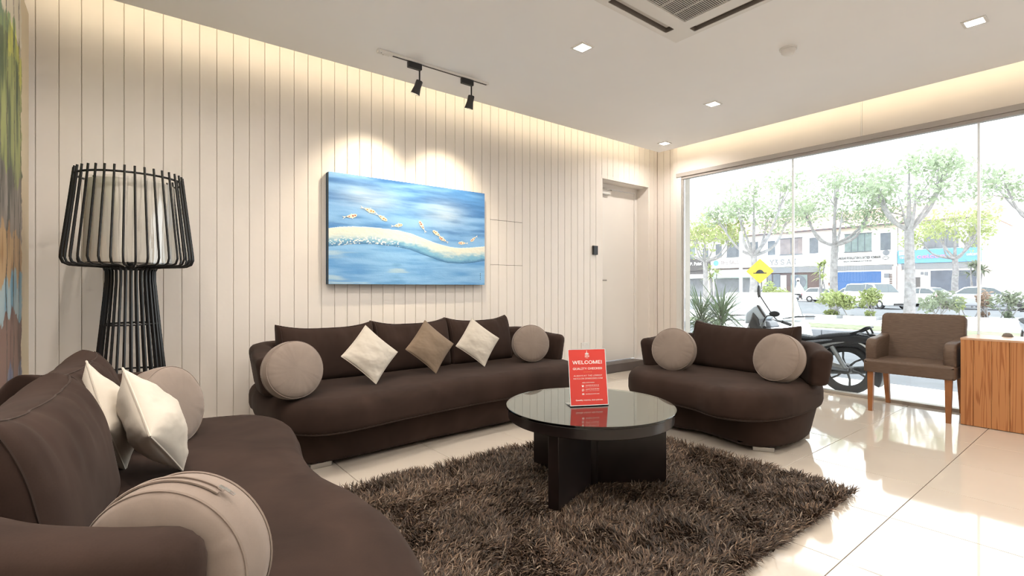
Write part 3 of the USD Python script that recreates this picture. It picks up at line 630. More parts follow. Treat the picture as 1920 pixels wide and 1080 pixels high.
# ================================================================ SOFAS
def sofa(name, label, loc, seat, base, shell, thick, arm_z, back_z, cushions, feet, seed, grain=0.055, zs=(0.235, 0.425), taper=0.05):
    """seat and base are world outlines; shell is the world centre line of arm, back, arm; cushions are (x, y, yaw, lean, w, h, t)."""
    t = thing(name, label, 'sofa', loc, 0, 'brown suede sofas')
    sp = Polygon(spline(seat, 220, True)).buffer(0); bp = Polygon(spline(base, 160, True)).buffer(0)
    m = slab(bp, 0.028, zs[0] + 0.035, 0.02, 0.035, 0.09); v = m.vertices.copy(); c = np.array(bp.centroid.coords[0])
    out = v[:, :2] - c; dist = np.linalg.norm(out, axis=1)[:, None] + 1e-9; edge = np.exp(-shapely.distance(shapely.points(v[:, :2]), bp.exterior)[:, None] / .05)
    v[:, :2] += out / dist * edge * taper * np.clip((v[:, 2:3] - .03) / .2, 0, 1); m = trimesh.Trimesh(v, m.faces, process=False)
    part(t, 'base', m, 'suede_brown', 40)
    part(t, 'seat', slab(sp, zs[0], zs[1], 0.085, 0.045, grain, 0.012, 0.006, seed), 'suede_brown', 60)
    e = np.array(sp.buffer(-0.012).exterior.coords)
    part(t, 'seat_seam', tube(np.c_[e, np.full(len(e), zs[0] + 0.016)], 0.004, 5, False), 'suede_seam', 50)
    ln = LineString(spline(shell, 90)); L = ln.length
    pl = ln.buffer(thick / 2, cap_style=1, resolution=6)
    def top(x, y):
        s = shapely.line_locate_point(ln, shapely.points(np.c_[x, y])) / L
        q = np.clip(np.minimum(s, 1 - s) / 0.16, 0, 1); return arm_z + (back_z - arm_z) * q * q * (3 - 2 * q)
    m = slab(pl, zs[1] - 0.012, top, 0.055, 0.03, 0.05, 0, 0.004, seed + 3)
    c = np.array(sp.centroid.coords[0]); v = m.vertices.copy()            # the shell flares outwards towards its top
    out = v[:, :2] - c; out /= np.linalg.norm(out, axis=1)[:, None] + 1e-9
    v[:, :2] += out * (0.16 * (v[:, 2:3] - zs[1])); m = trimesh.Trimesh(v, m.faces, process=False)
    part(t, 'back_and_arms', m, 'suede_brown', 50)
    for i, (x, y, yaw, lean, w, h, tk) in enumerate(cushions):
        cu, se = back_cushion(w, h, tk, seed * 7 + i)
        put = lambda m: move(rot(rot(m, -lean, (1, 0, 0)), yaw, (0, 0, 1)), (x, y, zs[1] - 0.012))
        bc = part(t, 'back_cushion', put(cu), 'suede_brown', 60)
        part(bc, 'seam', put(tube(se, .003, 5)), 'suede_seam', 50)
    for x, y, a in feet:
        f = bevel_box(-0.065, 0.065, -0.035, 0.035, 0, 0.032, 0.003)
        part(t, 'foot', move(rot(f, a, (0, 0, 1)), (x, y, 0)), 'steel', label='brushed metal foot')
    return t
# long sofa against the panelled wall
sofa('sofa', 'long brown suede three-seat sofa along the white panelled wall', (1.93, 3.4, 0),
     [(0.70, 3.30), (0.75, 3.0), (0.98, 2.84), (1.50, 2.90), (2.10, 2.95), (2.70, 2.94), (3.10, 3.02), (3.26, 3.28), (3.24, 3.72), (3.05, 3.98), (1.93, 4.02), (0.85, 3.98), (0.70, 3.72)],
     [(0.76, 3.40), (0.80, 3.12), (1.02, 3.03), (1.70, 3.06), (2.40, 3.07), (2.95, 3.10), (3.13, 3.38), (3.10, 3.75), (2.95, 3.88), (1.93, 3.90), (0.90, 3.88), (0.77, 3.72)],
     [(0.755, 3.36), (0.785, 3.62), (0.93, 3.86), (1.93, 3.92), (2.95, 3.86), (3.10, 3.62), (3.135, 3.36)], 0.15, 0.655, 0.70,
     [(1.185, 3.64, 0.0, 0.17, 0.69, 0.41, 0.22), (1.865, 3.67, 0.0, 0.17, 0.67, 0.41, 0.22), (2.53, 3.68, 0.0, 0.17, 0.66, 0.41, 0.22)],
     [(0.95, 3.095, 0.05), (2.90, 3.16, 0), (0.95, 3.80, 0), (2.90, 3.80, 0)], 2)
# small sofa by the window
sofa('sofa', 'compact brown suede sofa by the window with two round cushions', (3.65, 1.95, 0),
     [(3.55, 2.72), (3.25, 2.60), (3.10, 2.35), (3.09, 2.10), (3.06, 1.90), (3.00, 1.72), (3.07, 1.53), (3.28, 1.41), (3.68, 1.39), (4.05, 1.46), (4.24, 1.70), (4.22, 2.30), (4.05, 2.66)],
     [(3.55, 2.58), (3.33, 2.46), (3.27, 2.20), (3.31, 2.00), (3.27, 1.78), (3.25, 1.64), (3.36, 1.50), (3.65, 1.45), (3.95, 1.52), (4.12, 1.75), (4.10, 2.25), (3.96, 2.54)],
     [(3.56, 2.60), (3.78, 2.55), (4.00, 2.42), (4.13, 2.10), (4.10, 1.80), (3.98, 1.56), (3.765, 1.395)], 0.135, 0.655, 0.68,
     [(3.86, 1.985, -PI / 2 - 0.05, 0.17, 0.86, 0.385, 0.21)],
     [(3.365, 1.575, -1.02), (3.40, 2.42, -1.9), (4.0, 1.6, 1.0), (3.95, 2.4, 2.0)], 4)
# near sofa along the left wall
sofa('sofa', 'brown suede sofa in the left foreground along the left wall', (0.05, 1.85, 0),
     [(0.32, 2.99), (0.58, 2.90), (0.675, 2.68), (0.655, 2.42), (0.60, 2.12), (0.59, 1.84), (0.635, 1.56), (0.635, 1.28), (0.56, 1.02), (0.36, 0.87), (0.05, 0.85), (-0.25, 0.93), (-0.385, 1.2), (-0.385, 2.6), (-0.29, 2.90), (0.0, 2.99)],
     [(0.30, 2.86), (0.50, 2.76), (0.55, 2.5), (0.50, 2.12), (0.49, 1.84), (0.52, 1.5), (0.50, 1.2), (0.32, 1.0), (0.0, 0.98), (-0.25, 1.06), (-0.35, 1.3), (-0.35, 2.6), (-0.25, 2.8), (0, 2.86)],
     [(0.045, 1.035), (-0.06, 1.11), (-0.18, 1.24), (-0.30, 1.5), (-0.335, 2.3), (-0.30, 2.68), (-0.18, 2.86), (0.08, 2.91)], 0.15, 0.678, 0.685,
     [(-0.138, 1.70, PI / 2 - 0.16, 0.19, 0.64, 0.41, 0.23), (-0.098, 2.36, PI / 2 - 0.16, 0.19, 0.68, 0.41, 0.22)],
     [(0.42, 2.6, 1.5), (0.42, 1.15, 1.5), (-0.25, 2.6, 1.5), (-0.25, 1.2, 1.5)], 6, 0.04)
# ================================================================ CUSHIONS
def round_cushion(label, loc, n, up=(0, 0, 1), R=0.165, th=0.115, zipped=False, seed=0):
    """Round velvet cushion: two domed faces, a rim band between two corded seams. n is the direction of its front face."""
    n = np.asarray(n, float); n /= np.linalg.norm(n); ex = np.cross(up, n); ex /= np.linalg.norm(ex); ey = np.cross(n, ex)
    t = thing('round_cushion', label, 'cushion', loc, 0, 'round grey velvet cushions')
    pr = [(0, -th / 2 - 0.022), (R * .3, -th / 2 - 0.021), (R * .6, -th / 2 - 0.015), (R * .8, -th / 2 - 0.007), (R * .93, -th / 2 + .004), (R * .985, -th / 2 + .014), (R, -th * .30), (R + .005, -th * .12), (R + .006, 0)]
    pr = np.array(pr + [(r, -z) for r, z in pr[-2::-1]])
    k = 96; a = np.arange(k) / k * 2 * PI
    V = np.stack([pr[:, None, 0] * np.cos(a), pr[:, None, 0] * np.sin(a), np.repeat(pr[:, 1:2], k, 1)], -1)
    w = np.exp(-((pr[:, 0] / R - .88) / .12) ** 2)[:, None] * np.sign(pr[:, 1])[:, None]
    pl = meshkit.fbm(np.c_[np.cos(a) * 9, np.sin(a) * 9, np.full(k, 1.3)], 4, seed + 11) - .5
    V[:, :, 2] += 0.016 * w * pl[None]; V[:, :, 2] += 0.006 * (meshkit.fbm(V.reshape(-1, 3) * 14, 3, seed).reshape(V.shape[:2]) - .5)
    V = V.reshape(-1, 3); f = []
    for i in range(len(pr) - 1):
        q = np.arange(k); b = (q + 1) % k
        f += [np.c_[i * k + q, i * k + b, (i + 1) * k + b], np.c_[i * k + q, (i + 1) * k + b, (i + 1) * k + q]]
    m = trimesh.Trimesh(V, np.vstack(f), process=True); m.update_faces(m.nondegenerate_faces())
    b = part(t, 'cover', frame_to(m, loc, ex, ey, n), 'velvet_grey', 60)
    q = np.linspace(0, 2 * PI, 65)
    for z in (-th * .36, th * .36):
        c = np.c_[R * .999 * np.cos(q), R * .999 * np.sin(q), np.full(65, z)]
        part(t, 'seam_cord', frame_to(tube(c, 0.0028, 5, False), loc, ex, ey, n), 'velvet_grey', 60)
    if zipped:
        z0 = th * .06; q = np.linspace(1.02, 2.5, 30)
        c = np.c_[(R + .0075) * np.cos(q), (R + .0075) * np.sin(q), np.full(30, z0)]
        z = part(t, 'zip', frame_to(cat(tube(c + (0, 0, .008), .003, 6), tube(c - (0, 0, .008), .003, 6)), loc, ex, ey, n), 'velvet_grey', 60)
        p = np.array([(R + .012) * math.cos(1.0), (R + .012) * math.sin(1.0), z0]); d = np.array([-math.sin(1.0), math.cos(1.0), 0]) * -1; o = np.array([math.cos(1.0), math.sin(1.0), 0])
        body = cat(frame_to(bevel_box(-.004, .004, -.007, .007, 0, .005, .001), p - d * .004, np.cross(d, o), d, o), frame_to(prism(sbox(-.004, 0, .004, .022).difference(sbox(-.002, .012, .002, .02)), .0016), p + o * .004, np.cross(d, o), d, o))
        part(z, 'puller', frame_to(body, loc, ex, ey, n), 'chrome', label='small metal zip puller')
    return t
round_cushion('round grey velvet cushion at the left end of the long sofa', (0.800, 3.105, 0.596), (0.16, -0.97, 0.20), seed=1)
round_cushion('round grey-brown velvet cushion at the right end of the long sofa', (2.83, 3.335, 0.592), (-0.42, -0.88, 0.20), R=0.158, seed=2)
round_cushion('round grey velvet cushion on the left of the small window sofa', (3.475, 2.325, 0.588), (-0.93, -0.30, 0.22), R=0.165, seed=3)
round_cushion('round grey velvet cushion on the right of the small window sofa', (3.60, 1.575, 0.592), (-0.90, 0.14, 0.28), R=0.165, seed=4)
round_cushion('round grey velvet cushion at the far end of the left foreground sofa', (0.150, 2.53, 0.585), (0.66, -0.66, 0.22), R=0.16, seed=5)
round_cushion('zipped round grey velvet cushion lying against the near arm of the left foreground sofa', (0.085, 1.115, 0.567), (-0.62, -0.785, 0.0), R=0.153, th=0.125, zipped=True, seed=6)
def square_cushion(label, loc, yaw, lean, col, side=0.305, th=0.12, roll=0.0, seed=0):
    """Square cushion standing on one corner."""
    t = thing('square_cushion', label, 'cushion', loc, 0, 'square scatter cushions')
    def place(m):
        m = rot(m, PI / 4 + roll, (0, 1, 0)); m = rot(m, -lean, (1, 0, 0)); m = rot(m, yaw, (0, 0, 1)); return move(m, loc)
    part(t, 'cover', place(pillow(side, side, th, seed, 0.05, 52, 0.016, 0.55)), col, 60)
    part(t, 'piping', place(edge_cord(side, side, 0.0035, 0.05)), col, 50)
square_cushion('cream square cushion on its corner, left of the three on the long sofa', (1.335, 3.245, 0.632), 0.10, 0.40, 'cushion_cream', 0.292, 0.11, 0.02, 11)
square_cushion('taupe square cushion on its corner between two cream cushions on the long sofa', (1.86, 3.37, 0.634), 0.02, 0.36, 'cushion_taupe', 0.295, 0.11, -0.03, 12)
square_cushion('cream square cushion on its corner, right of the three on the long sofa', (2.32, 3.40, 0.634), -0.10, 0.36, 'cushion_cream', 0.292, 0.11, -0.10, 13)
square_cushion('cream square cushion on the left foreground sofa, the one nearer its back', (-0.036, 2.24, 0.628), PI / 2 + 0.03, 0.26, 'cushion_cream', 0.295, 0.155, 0.0, 14)
square_cushion('cream square cushion on the left foreground sofa, the one nearer its seat front', (0.092, 2.105, 0.622), PI / 2 - 0.09, 0.42, 'cushion_cream', 0.295, 0.165, 0.0, 15)
# ================================================================ COFFEE TABLE
TX, TY, TR, TZ = 2.0, 1.863, 0.452, 0.452
t = thing('coffee_table', 'round dark coffee table with a glass top on three panel legs', 'coffee table', (TX, TY, 0))
part(t, 'glass_top', lathe([(0, TZ - 0.011), (TR - .002, TZ - 0.011), (TR, TZ - 0.009), (TR, TZ - 0.002), (TR - .002, TZ), (0, TZ)], 96, 'z', (TX, TY, 0)), 'glass_top', 25, label='clear glass disc with a green edge')
part(t, 'table_top', lathe([(0, TZ - 0.067), (TR - .016, TZ - 0.067), (TR - .012, TZ - 0.063), (TR - .012, TZ - 0.017), (TR - .016, TZ - .013), (0, TZ - .013)], 96, 'z', (TX, TY, 0)), 'wenge', 25)
for a in (math.radians(199), math.radians(325), math.radians(92)):
    d = np.array([math.cos(a), math.sin(a)]); n = np.array([-d[1], d[0]]); c = np.array([TX, TY]); w = 0.028
    m = bevel_box(0.03, 0.415, -w, w, 0.032, TZ - 0.067, 0.002)
    part(t, 'leg', move(rot(m, a, (0, 0, 1)), (TX, TY, 0)), 'wenge')
part(t, 'leg_core', lathe([(0, .032), (.05, .032), (.05, TZ - .067), (0, TZ - .067)], 20, 'z', (TX, TY, 0)), 'wenge', 40)
# welcome sign in an acrylic stand
sd = thing('welcome_sign', 'red welcome sign in a clear slanted stand on the coffee table', 'sign', (1.955, 1.83, TZ))
c38, s38 = math.cos(YAW), math.sin(YAW)
Fv, Rv = np.array([s38, c38, 0]), np.array([c38, -s38, 0])
back = Fv * .983 - Rv * .184; right = Rv * .983 + Fv * .184; up = np.array([0, 0, 1.0]); th = math.radians(9.8)
ey = up * math.cos(th) + back * math.sin(th); nrm = np.cross(right, ey)          # nrm faces the viewer
O = Fv * 2.645 + Rv * .412; O = np.array([O[0], O[1], TZ + 0.0035])
def onsign(m, d=0.0): return frame_to(m, O + nrm * d, right, ey, nrm)
part(sd, 'stand', cat(onsign(bevel_box(-.107, .107, 0.0, .300, -.0030, -.0012, .0004)),
                      frame_to(bevel_box(-.107, .107, -.002, .105, -.0032, 0, .0005), O, right, back, up)), 'acrylic')
part(sd, 'card', onsign(bx(-.105, .105, .002, .299, -.0010, .0008)), 'sign_red')
part(sd, 'card_border', onsign(prism(sbox(-.106, .001, .106, .2995).difference(sbox(-.1025, .0045, .1025, .2960)), .0004), .0008), 'koi_fin')
def line(s, y, h, bold=False, x=0.0, nm='lettering', mat='ink_white', width=None):
    m = textm(s, h, 0.0004, bold)
    if width:
        v = m.vertices.copy(); k = width / (v[:, 0].max() - v[:, 0].min()); v[:, 0] *= k; m = trimesh.Trimesh(v, m.faces, process=False)
    part(sd, nm, onsign(move(m, (x, y, 0)), .0009), mat)
line('ZEN', .2560, .0095, True); line('ROOMS', .2495, .0028)
lot = [Polygon(spline([(0, 0), (.0045, .006), (0, .015), (-.0045, .006)], 24, True))]
for a in (-68, -38, 38, 68): lot.append(shapely.affinity.rotate(Polygon(spline([(0, 0), (.0030, .006), (0, .0135), (-.0030, .006)], 24, True)), a, origin=(0, 0)))
lotm = [prism(x.buffer(-.0003), .0004) for x in lot] + [prism(Point(0, .0185).buffer(.0034).difference(Point(0, .0185).buffer(.0022)), .0004)]
part(sd, 'lotus_emblem', onsign(move(cat(lotm), (0, .2685, 0)), .0009), 'ink_white')
line('WELCOME!', .2195, .0175, True, width=.166); line('QUALITY CHECKED', .1895, .0105, True, width=.164)
st = Polygon([(.003 * (1 if i % 2 == 0 else .42) * math.sin(i * PI / 5), .003 * (1 if i % 2 == 0 else .42) * math.cos(i * PI / 5)) for i in range(10)])
for i in range(5): part(sd, 'star', onsign(move(prism(st, .0004), (-.020 + .010 * i, .1765, 0)), .0009), 'ink_gold')
line('ALWAYS AT THE LOWEST', .1535, .0078, width=.160); line('RATES ON ZENROOMS.COM', .1385, .0078, width=.162)
line('NEED ASSISTANCE?', .1185, .0042, True, width=.068)
for y, a_, b_ in ((.1000, '+62 (0)78 38 30 01 40', 'Mon - Sun, 9 am to 6 pm'), (.0800, '+62 87 78 84 00 000', 'Mon - Sun, 9 am to 6 pm')):
    line(a_, y + .0035, .0048, True, .020, width=.076); line(b_, y - .0035, .0028, False, .020, width=.076)
line('book@zenrooms.com', .0590, .0046, True, .020, width=.076)
part(sd, 'phone_icon', onsign(cat(prism(sbox(-.037, .0975, -.027, .1045), .0004), prism(sbox(-.0385, .1050, -.0255, .1080), .0004)), .0009), 'ink_white')
part(sd, 'chat_icon', onsign(cat(prism(Point(-.032, .0825).buffer(.0062).difference(Point(-.032, .0825).buffer(.0044)), .0004), prism([(-.0385, .0755), (-.0335, .0770), (-.0370, .0800)], .0004), prism(Point(-.032, .0825).buffer(.0018), .0004)), .0009), 'ink_white')
part(sd, 'mail_icon', onsign(prism(sbox(-.038, .0575, -.026, .0655).difference(LineString([(-.0375, .065), (-.032, .0605), (-.0265, .065)]).buffer(.0005)), .0004), .0009), 'ink_white')
line('Quality rooms, low prices', .0265, .0066, True, width=.150)
# ================================================================ SHAG RUG
RX0, RX1, RY0, RY1 = 0.70, 3.03, 0.93, 2.62
rug = thing('rug', 'dark brown and grey shaggy rug under the coffee table', 'rug', ((RX0 + RX1) / 2, (RY0 + RY1) / 2, 0))
part(rug, 'backing', bevel_box(RX0 + .02, RX1 - .02, RY0 + .02, RY1 - .02, 0.0, 0.010, 0.003), 'suede_seam')
r2 = np.random.default_rng(41)
nc = 9000; cx, cy = r2.uniform(RX0 + .005, RX1 - .005, nc), r2.uniform(RY0 + .005, RY1 - .005, nc)
per = 8; N = nc * per
bxs = np.repeat(cx, per) + r2.normal(0, .010, N); bys = np.repeat(cy, per) + r2.normal(0, .010, N)
bxs = np.clip(bxs, RX0 + .006, RX1 - .006); bys = np.clip(bys, RY0 + .006, RY1 - .006)
fld = meshkit.fbm(np.c_[cx * 3.2, cy * 3.2, np.zeros(nc)], 3, 91) * 4 * PI + r2.normal(0, .5, nc)
ang = np.repeat(fld, per) + r2.normal(0, .95, N)
ed = np.minimum.reduce([bxs - RX0, RX1 - bxs, bys - RY0, RY1 - bys]); oe = np.clip(1 - ed / .05, 0, 1)
ox = np.where(bxs - RX0 < .05, -1.0, 0) + np.where(RX1 - bxs < .05, 1.0, 0); oy = np.where(bys - RY0 < .05, -1.0, 0) + np.where(RY1 - bys < .05, 1.0, 0)
dx, dy = np.cos(ang) + 1.6 * oe * ox, np.sin(ang) + 1.6 * oe * oy; dl = np.hypot(dx, dy) + 1e-9; dx, dy = dx / dl, dy / dl
ln_ = r2.uniform(.038, .070, N); leanv = r2.uniform(.30, 1.25, N); wd = r2.uniform(.0014, .0034, N)
vv = []; cc = []
bt = r2.uniform(0, 1, N); pat = np.repeat(meshkit.fbm(np.c_[cx * 2.2, cy * 2.2, np.ones(nc)], 3, 95), per)
pick = r2.uniform(0, 1, N)
base = np.where((pick < .50)[:, None], (0.085, 0.054, 0.038), np.where((pick < .80)[:, None], (0.185, 0.120, 0.078), np.where((pick < .93)[:, None], (0.30, 0.235, 0.18), (0.03, 0.024, 0.022))))
base = base * (0.62 + 0.45 * np.clip((pat - .28) / .44, 0, 1))[:, None] * (0.45 + .95 * bt)[:, None]
px_, py_ = -dy, dx
tw = r2.normal(0, .4, N)
for k, s in enumerate((0, .34, .68, 1.0)):
    th_ = leanv * s; hx = ln_ * s * np.sin(th_) ; hz = ln_ * s * np.cos(th_ * .95)
    mx_, my_ = bxs + dx * hx + px_ * tw * .018 * s * s, bys + dy * hx + py_ * tw * .018 * s * s; mz_ = 0.006 + hz * .78
    if s < 1:
        w_ = wd * (1.0, 1.15, .8)[k]; vv += [np.c_[mx_ - px_ * w_, my_ - py_ * w_, mz_], np.c_[mx_ + px_ * w_, my_ + py_ * w_, mz_ + w_ * .5]]
    else: vv.append(np.c_[mx_, my_, mz_])
V = np.stack(vv, 1).reshape(-1, 3); o = np.arange(N) * 7
F = np.vstack([np.c_[o, o + 1, o + 3], np.c_[o, o + 3, o + 2], np.c_[o + 2, o + 3, o + 5], np.c_[o + 2, o + 5, o + 4], np.c_[o + 4, o + 5, o + 6]])
part(rug, 'pile', (V, F), 'pile', True, kind='stuff', color=np.repeat(base, 7, 0))
# ================================================================ ARMCHAIR AND PINE BLOCK BY THE WINDOW
ch = thing('armchair', 'brown vinyl armchair with tapered orange wood legs in front of the window', 'armchair', (5.44, 1.235, 0))
CY0, CY1 = 0.925, 1.545
def leg(x, y, dx, dy, zt=0.36):
    a, b = 0.0225, 0.0155
    return hull([(x + sx * b, y + sy * b, 0) for sx in (-1, 1) for sy in (-1, 1)] + [(x + dx + sx * a, y + dy + sy * a, zt) for sx in (-1, 1) for sy in (-1, 1)])
for x, y, dx, dy in ((5.205, 1.498, 0.012, 0.0), (5.205, 0.972, 0.012, 0.0), (5.695, 1.498, -0.075, 0.0), (5.695, 0.972, -0.075, 0.0)): part(ch, 'leg', leg(x, y, dx, dy), 'chair_leg')
from shapely import affinity
part(ch, 'seat', slab(sbox(5.165, CY0, 5.66, CY1).buffer(-.02).buffer(.02), 0.345, 0.455, 0.022, 0.012, 0.05, 0.012), 'chair_vinyl', 50)
bk = slab(sbox(-.30, 0.0, .30, .44).buffer(-.045).buffer(.045), -0.04, 0.045, 0.03, 0.03, 0.05, 0.006)      # lies flat, then stands up leaning back
ey_ = np.array([0.20, 0, 0.98]); ey_ /= np.linalg.norm(ey_); ez_ = np.array([-ey_[2], 0, ey_[0]])
part(ch, 'backrest', frame_to(bk, np.array([5.59, 1.235, 0.415]), np.array([0, -1.0, 0]), ey_, ez_), 'chair_vinyl', 50)
for y0, y1 in ((CY1 - 0.085, CY1 - 0.004), (CY0 + 0.004, CY0 + 0.085)):
    pr = Polygon(spline([(5.215, 0.43), (5.205, 0.55), (5.225, 0.615), (5.30, 0.638), (5.50, 0.645), (5.66, 0.650), (5.67, 0.43)], 60, False)).buffer(0)
    a_ = slab(pr, y0, y1, 0.02, 0.02, 0.05)                                                      # profile in (x, z), thickness along y
    v = a_.vertices; part(ch, 'armrest', trimesh.Trimesh(np.c_[v[:, 0], v[:, 2], v[:, 1]], a_.faces[:, ::-1], process=False), 'chair_vinyl', 50)
pb = thing('pine_counter', 'knotty pine block counter at the right edge beside the armchair', 'counter', (5.44, 0.2, 0))
QZ, QX0, QX1, QY1 = 0.672, 5.232, 5.70, 0.905
ed_ = [QY1]
for w in (.076, .103, .100, .104, .098, .102, .1, .1, .1, .1): ed_.append(ed_[-1] - w)
for i in range(len(ed_) - 1): part(pb, 'plank', bevel_box(QX0, QX0 + 0.02, ed_[i + 1] + 0.0008, ed_[i] - 0.0008, 0.004, QZ, 0.0012), 'pine')
part(pb, 'carcass', bx(QX0 + 0.0202, QX1, ed_[-1] + 0.002, QY1 - 0.0205, 0.004, QZ - 0.001), 'pine_top')
for i in range(4): part(pb, 'side_plank', bevel_box(QX0 + 0.0206 + i * 0.112, QX0 + 0.0196 + (i + 1) * 0.112, QY1 - 0.02, QY1, 0.004, QZ, 0.0012), 'pine')
part(pb, 'counter_top', bevel_box(QX0 - 0.001, QX1, ed_[-1], QY1 + 0.001, QZ, QZ + 0.016, 0.002), 'pine_top')
t = thing('dome_object', 'small dark grey-brown dome at the back of the pine counter top', 'ornament', (5.62, 0.685, QZ + 0.016))
part(t, 'dome', lathe([(0.032, 0), (0.031, 0.010), (0.025, 0.022), (0.012, 0.029), (0, 0.030)], 24, 'z', (5.62, 0.685, QZ + 0.0165)), 'vent_dark', 50)
part(t, 'rim', lathe([(0.0322, 0), (0.036, 0.0005), (0.036, 0.003), (0.0322, 0.0035)], 24, 'z', (5.62, 0.685, QZ + 0.0163)), 'vent_dark', 40)
# ================================================================ OUTSIDE: pavement, street, shop row
def leafmat(name, col, tr=0.35):
    material(name, {'g': ('geometry', {}), 'n': ('noise_texture', {'scale': 1.3, 'detail': 3.0}), 'r': ('rgb_ramp', {'ramp': [(0.3, tuple(c * .75 for c in col)), (0.7, tuple(min(1, c * 1.25) for c in col))]}),
                    'p': ('principled_bsdf', {'roughness': 0.5, 'specular_ior_level': 0.3}), 't': ('translucent_bsdf', {}), 'm': ('mix_closure', {'fac': tr})},
             [('g.position', 'n.vector'), ('n.fac', 'r.fac'), ('r.color', 'p.base_color'), ('r.color', 't.color'), ('p.BSDF', 'm.closure1'), ('t.BSDF', 'm.closure2')], 'm.closure')
leafmat('leaf_tree', (0.33, 0.39, 0.27)); leafmat('leaf_light', (0.34, 0.39, 0.17)); leafmat('leaf_yucca', (0.095, 0.135, 0.075), 0.2); leafmat('leaf_dry', (0.28, 0.20, 0.15)); leafmat('leaf_dark', (0.20, 0.235, 0.165))
simple('bark', (0.29, 0.28, 0.285), 0.85, 0.25, 6.0)
simple('asphalt', (0.165, 0.175, 0.19), 0.85, 0.12, 2.5)
simple('pavement', (0.72, 0.70, 0.66), 0.6, 0.05, 3.0)
simple('kerb', (0.26, 0.27, 0.29), 0.8, 0.15, 3.0)
simple('white_lime', (0.80, 0.80, 0.78), 0.8, 0.04, 2.0)
simple('grass', (0.22, 0.25, 0.15), 0.9, 0.3, 6.0)
simple('shop_white', (0.80, 0.80, 0.78), 0.8, 0.03, 1.0); simple('shop_cream', (0.78, 0.72, 0.62), 0.8); simple('shop_pink', (0.70, 0.55, 0.50), 0.8)
simple('shop_grey', (0.105, 0.098, 0.10), 0.8); simple('shop_lintel', (0.23, 0.235, 0.25), 0.8); simple('shop_brown', (0.12, 0.085, 0.082), 0.7)
simple('roof_tile', (0.62, 0.36, 0.26), 0.8, 0.08, 2.0); simple('roof_edge', (0.13, 0.11, 0.12), 0.7)
simple('win_blue', (0.125, 0.142, 0.165), 0.25, 0.2, 1.2); simple('win_grey', (0.17, 0.18, 0.20), 0.3, 0.2, 1.2); simple('win_green', (0.18, 0.23, 0.225), 0.4, 0.2, 1.5); simple('win_curtain', (0.28, 0.24, 0.24), 0.6, 0.2, 1.2); simple('shop_dark', (0.085, 0.10, 0.135), 0.2, 0.3, 0.8)
simple('shutter_blue', (0.065, 0.145, 0.33), 0.5); simple('sign_blue', (0.13, 0.33, 0.55), 0.5); simple('sign_pink', (0.62, 0.22, 0.36), 0.5); simple('awning_mint', (0.42, 0.62, 0.56), 0.6)
simple('car_white', (0.80, 0.80, 0.80), 0.2, coat_weight=0.5); simple('car_silver', (0.42, 0.43, 0.46), 0.25, coat_weight=0.5); simple('car_glass', (0.10, 0.12, 0.13), 0.08); simple('windscreen', (0.55, 0.58, 0.58), 0.06, specular_ior_level=0.9)
simple('tyre', (0.035, 0.035, 0.038), 0.8); simple('alloy', (0.35, 0.36, 0.37), 0.35, metallic=0.6); simple('tail_red', (0.45, 0.03, 0.06), 0.2); simple('head_clear', (0.65, 0.66, 0.66), 0.1)
simple('bike_black', (0.030, 0.031, 0.036), 0.32); simple('bike_seat', (0.022, 0.023, 0.028), 0.6); simple('bike_grey', (0.22, 0.235, 0.27), 0.3); simple('bike_cowl', (0.48, 0.54, 0.60), 0.25); simple('engine', (0.085, 0.085, 0.088), 0.5, 0.4, 30.0)
simple('sign_yellow', (0.78, 0.42, 0.03), 0.5); simple('post_grey', (0.45, 0.46, 0.48), 0.6)
simple('skin', (0.30, 0.18, 0.12), 0.6); simple('shirt', (0.70, 0.70, 0.72), 0.8); simple('hair_dark', (0.03, 0.025, 0.025), 0.7); simple('trousers', (0.10, 0.10, 0.14), 0.8)
# ---- ground
tr = structure('pavement'); part(tr, 'paving', bevel_box(XW + 0.06, 7.42, -30, 45, -0.35, -0.09, 0.01), 'pavement')
tr = structure('road'); part(tr, 'surface', bx(7.42, 17.6, -60, 80, -0.9, -0.45), 'asphalt')
tr = structure('verge')
part(tr, 'ground', bx(17.95, 28.0, -60, 80, -0.9, -0.26), 'pavement')
for i in range(45): part(tr, 'kerbstone', bevel_box(17.6, 17.95, -8 + i * .9, -8 + i * .9 + .885, -0.9, -0.24, 0.02), 'kerb')
part(tr, 'lawn', bx(18.6, 20.6, -4, 30, -0.262, -0.235), 'grass', label='strip of short green grass')
tr = structure('road'); part(tr, 'surface', bx(28.0, 57.5, -60, 90, -0.9, -0.30), 'asphalt')
tr = structure('pavement'); part(tr, 'paving', bx(57.5, 62.0, -60, 90, -0.9, -0.12), 'pavement')
# ---- five-foot-way roof over the near pavement and its columns
tr = structure('walkway_roof'); part(tr, 'soffit', bx(XR + 0.2, 8.45, -20, 26, 3.32, 3.6), 'shop_white')
for y in (-5.8, 0.2, 6.2, 12.2): part(tr, 'column', bevel_box(7.9, 8.35, y - .22, y + .22, -0.9, 3.32, 0.01), 'shop_white')
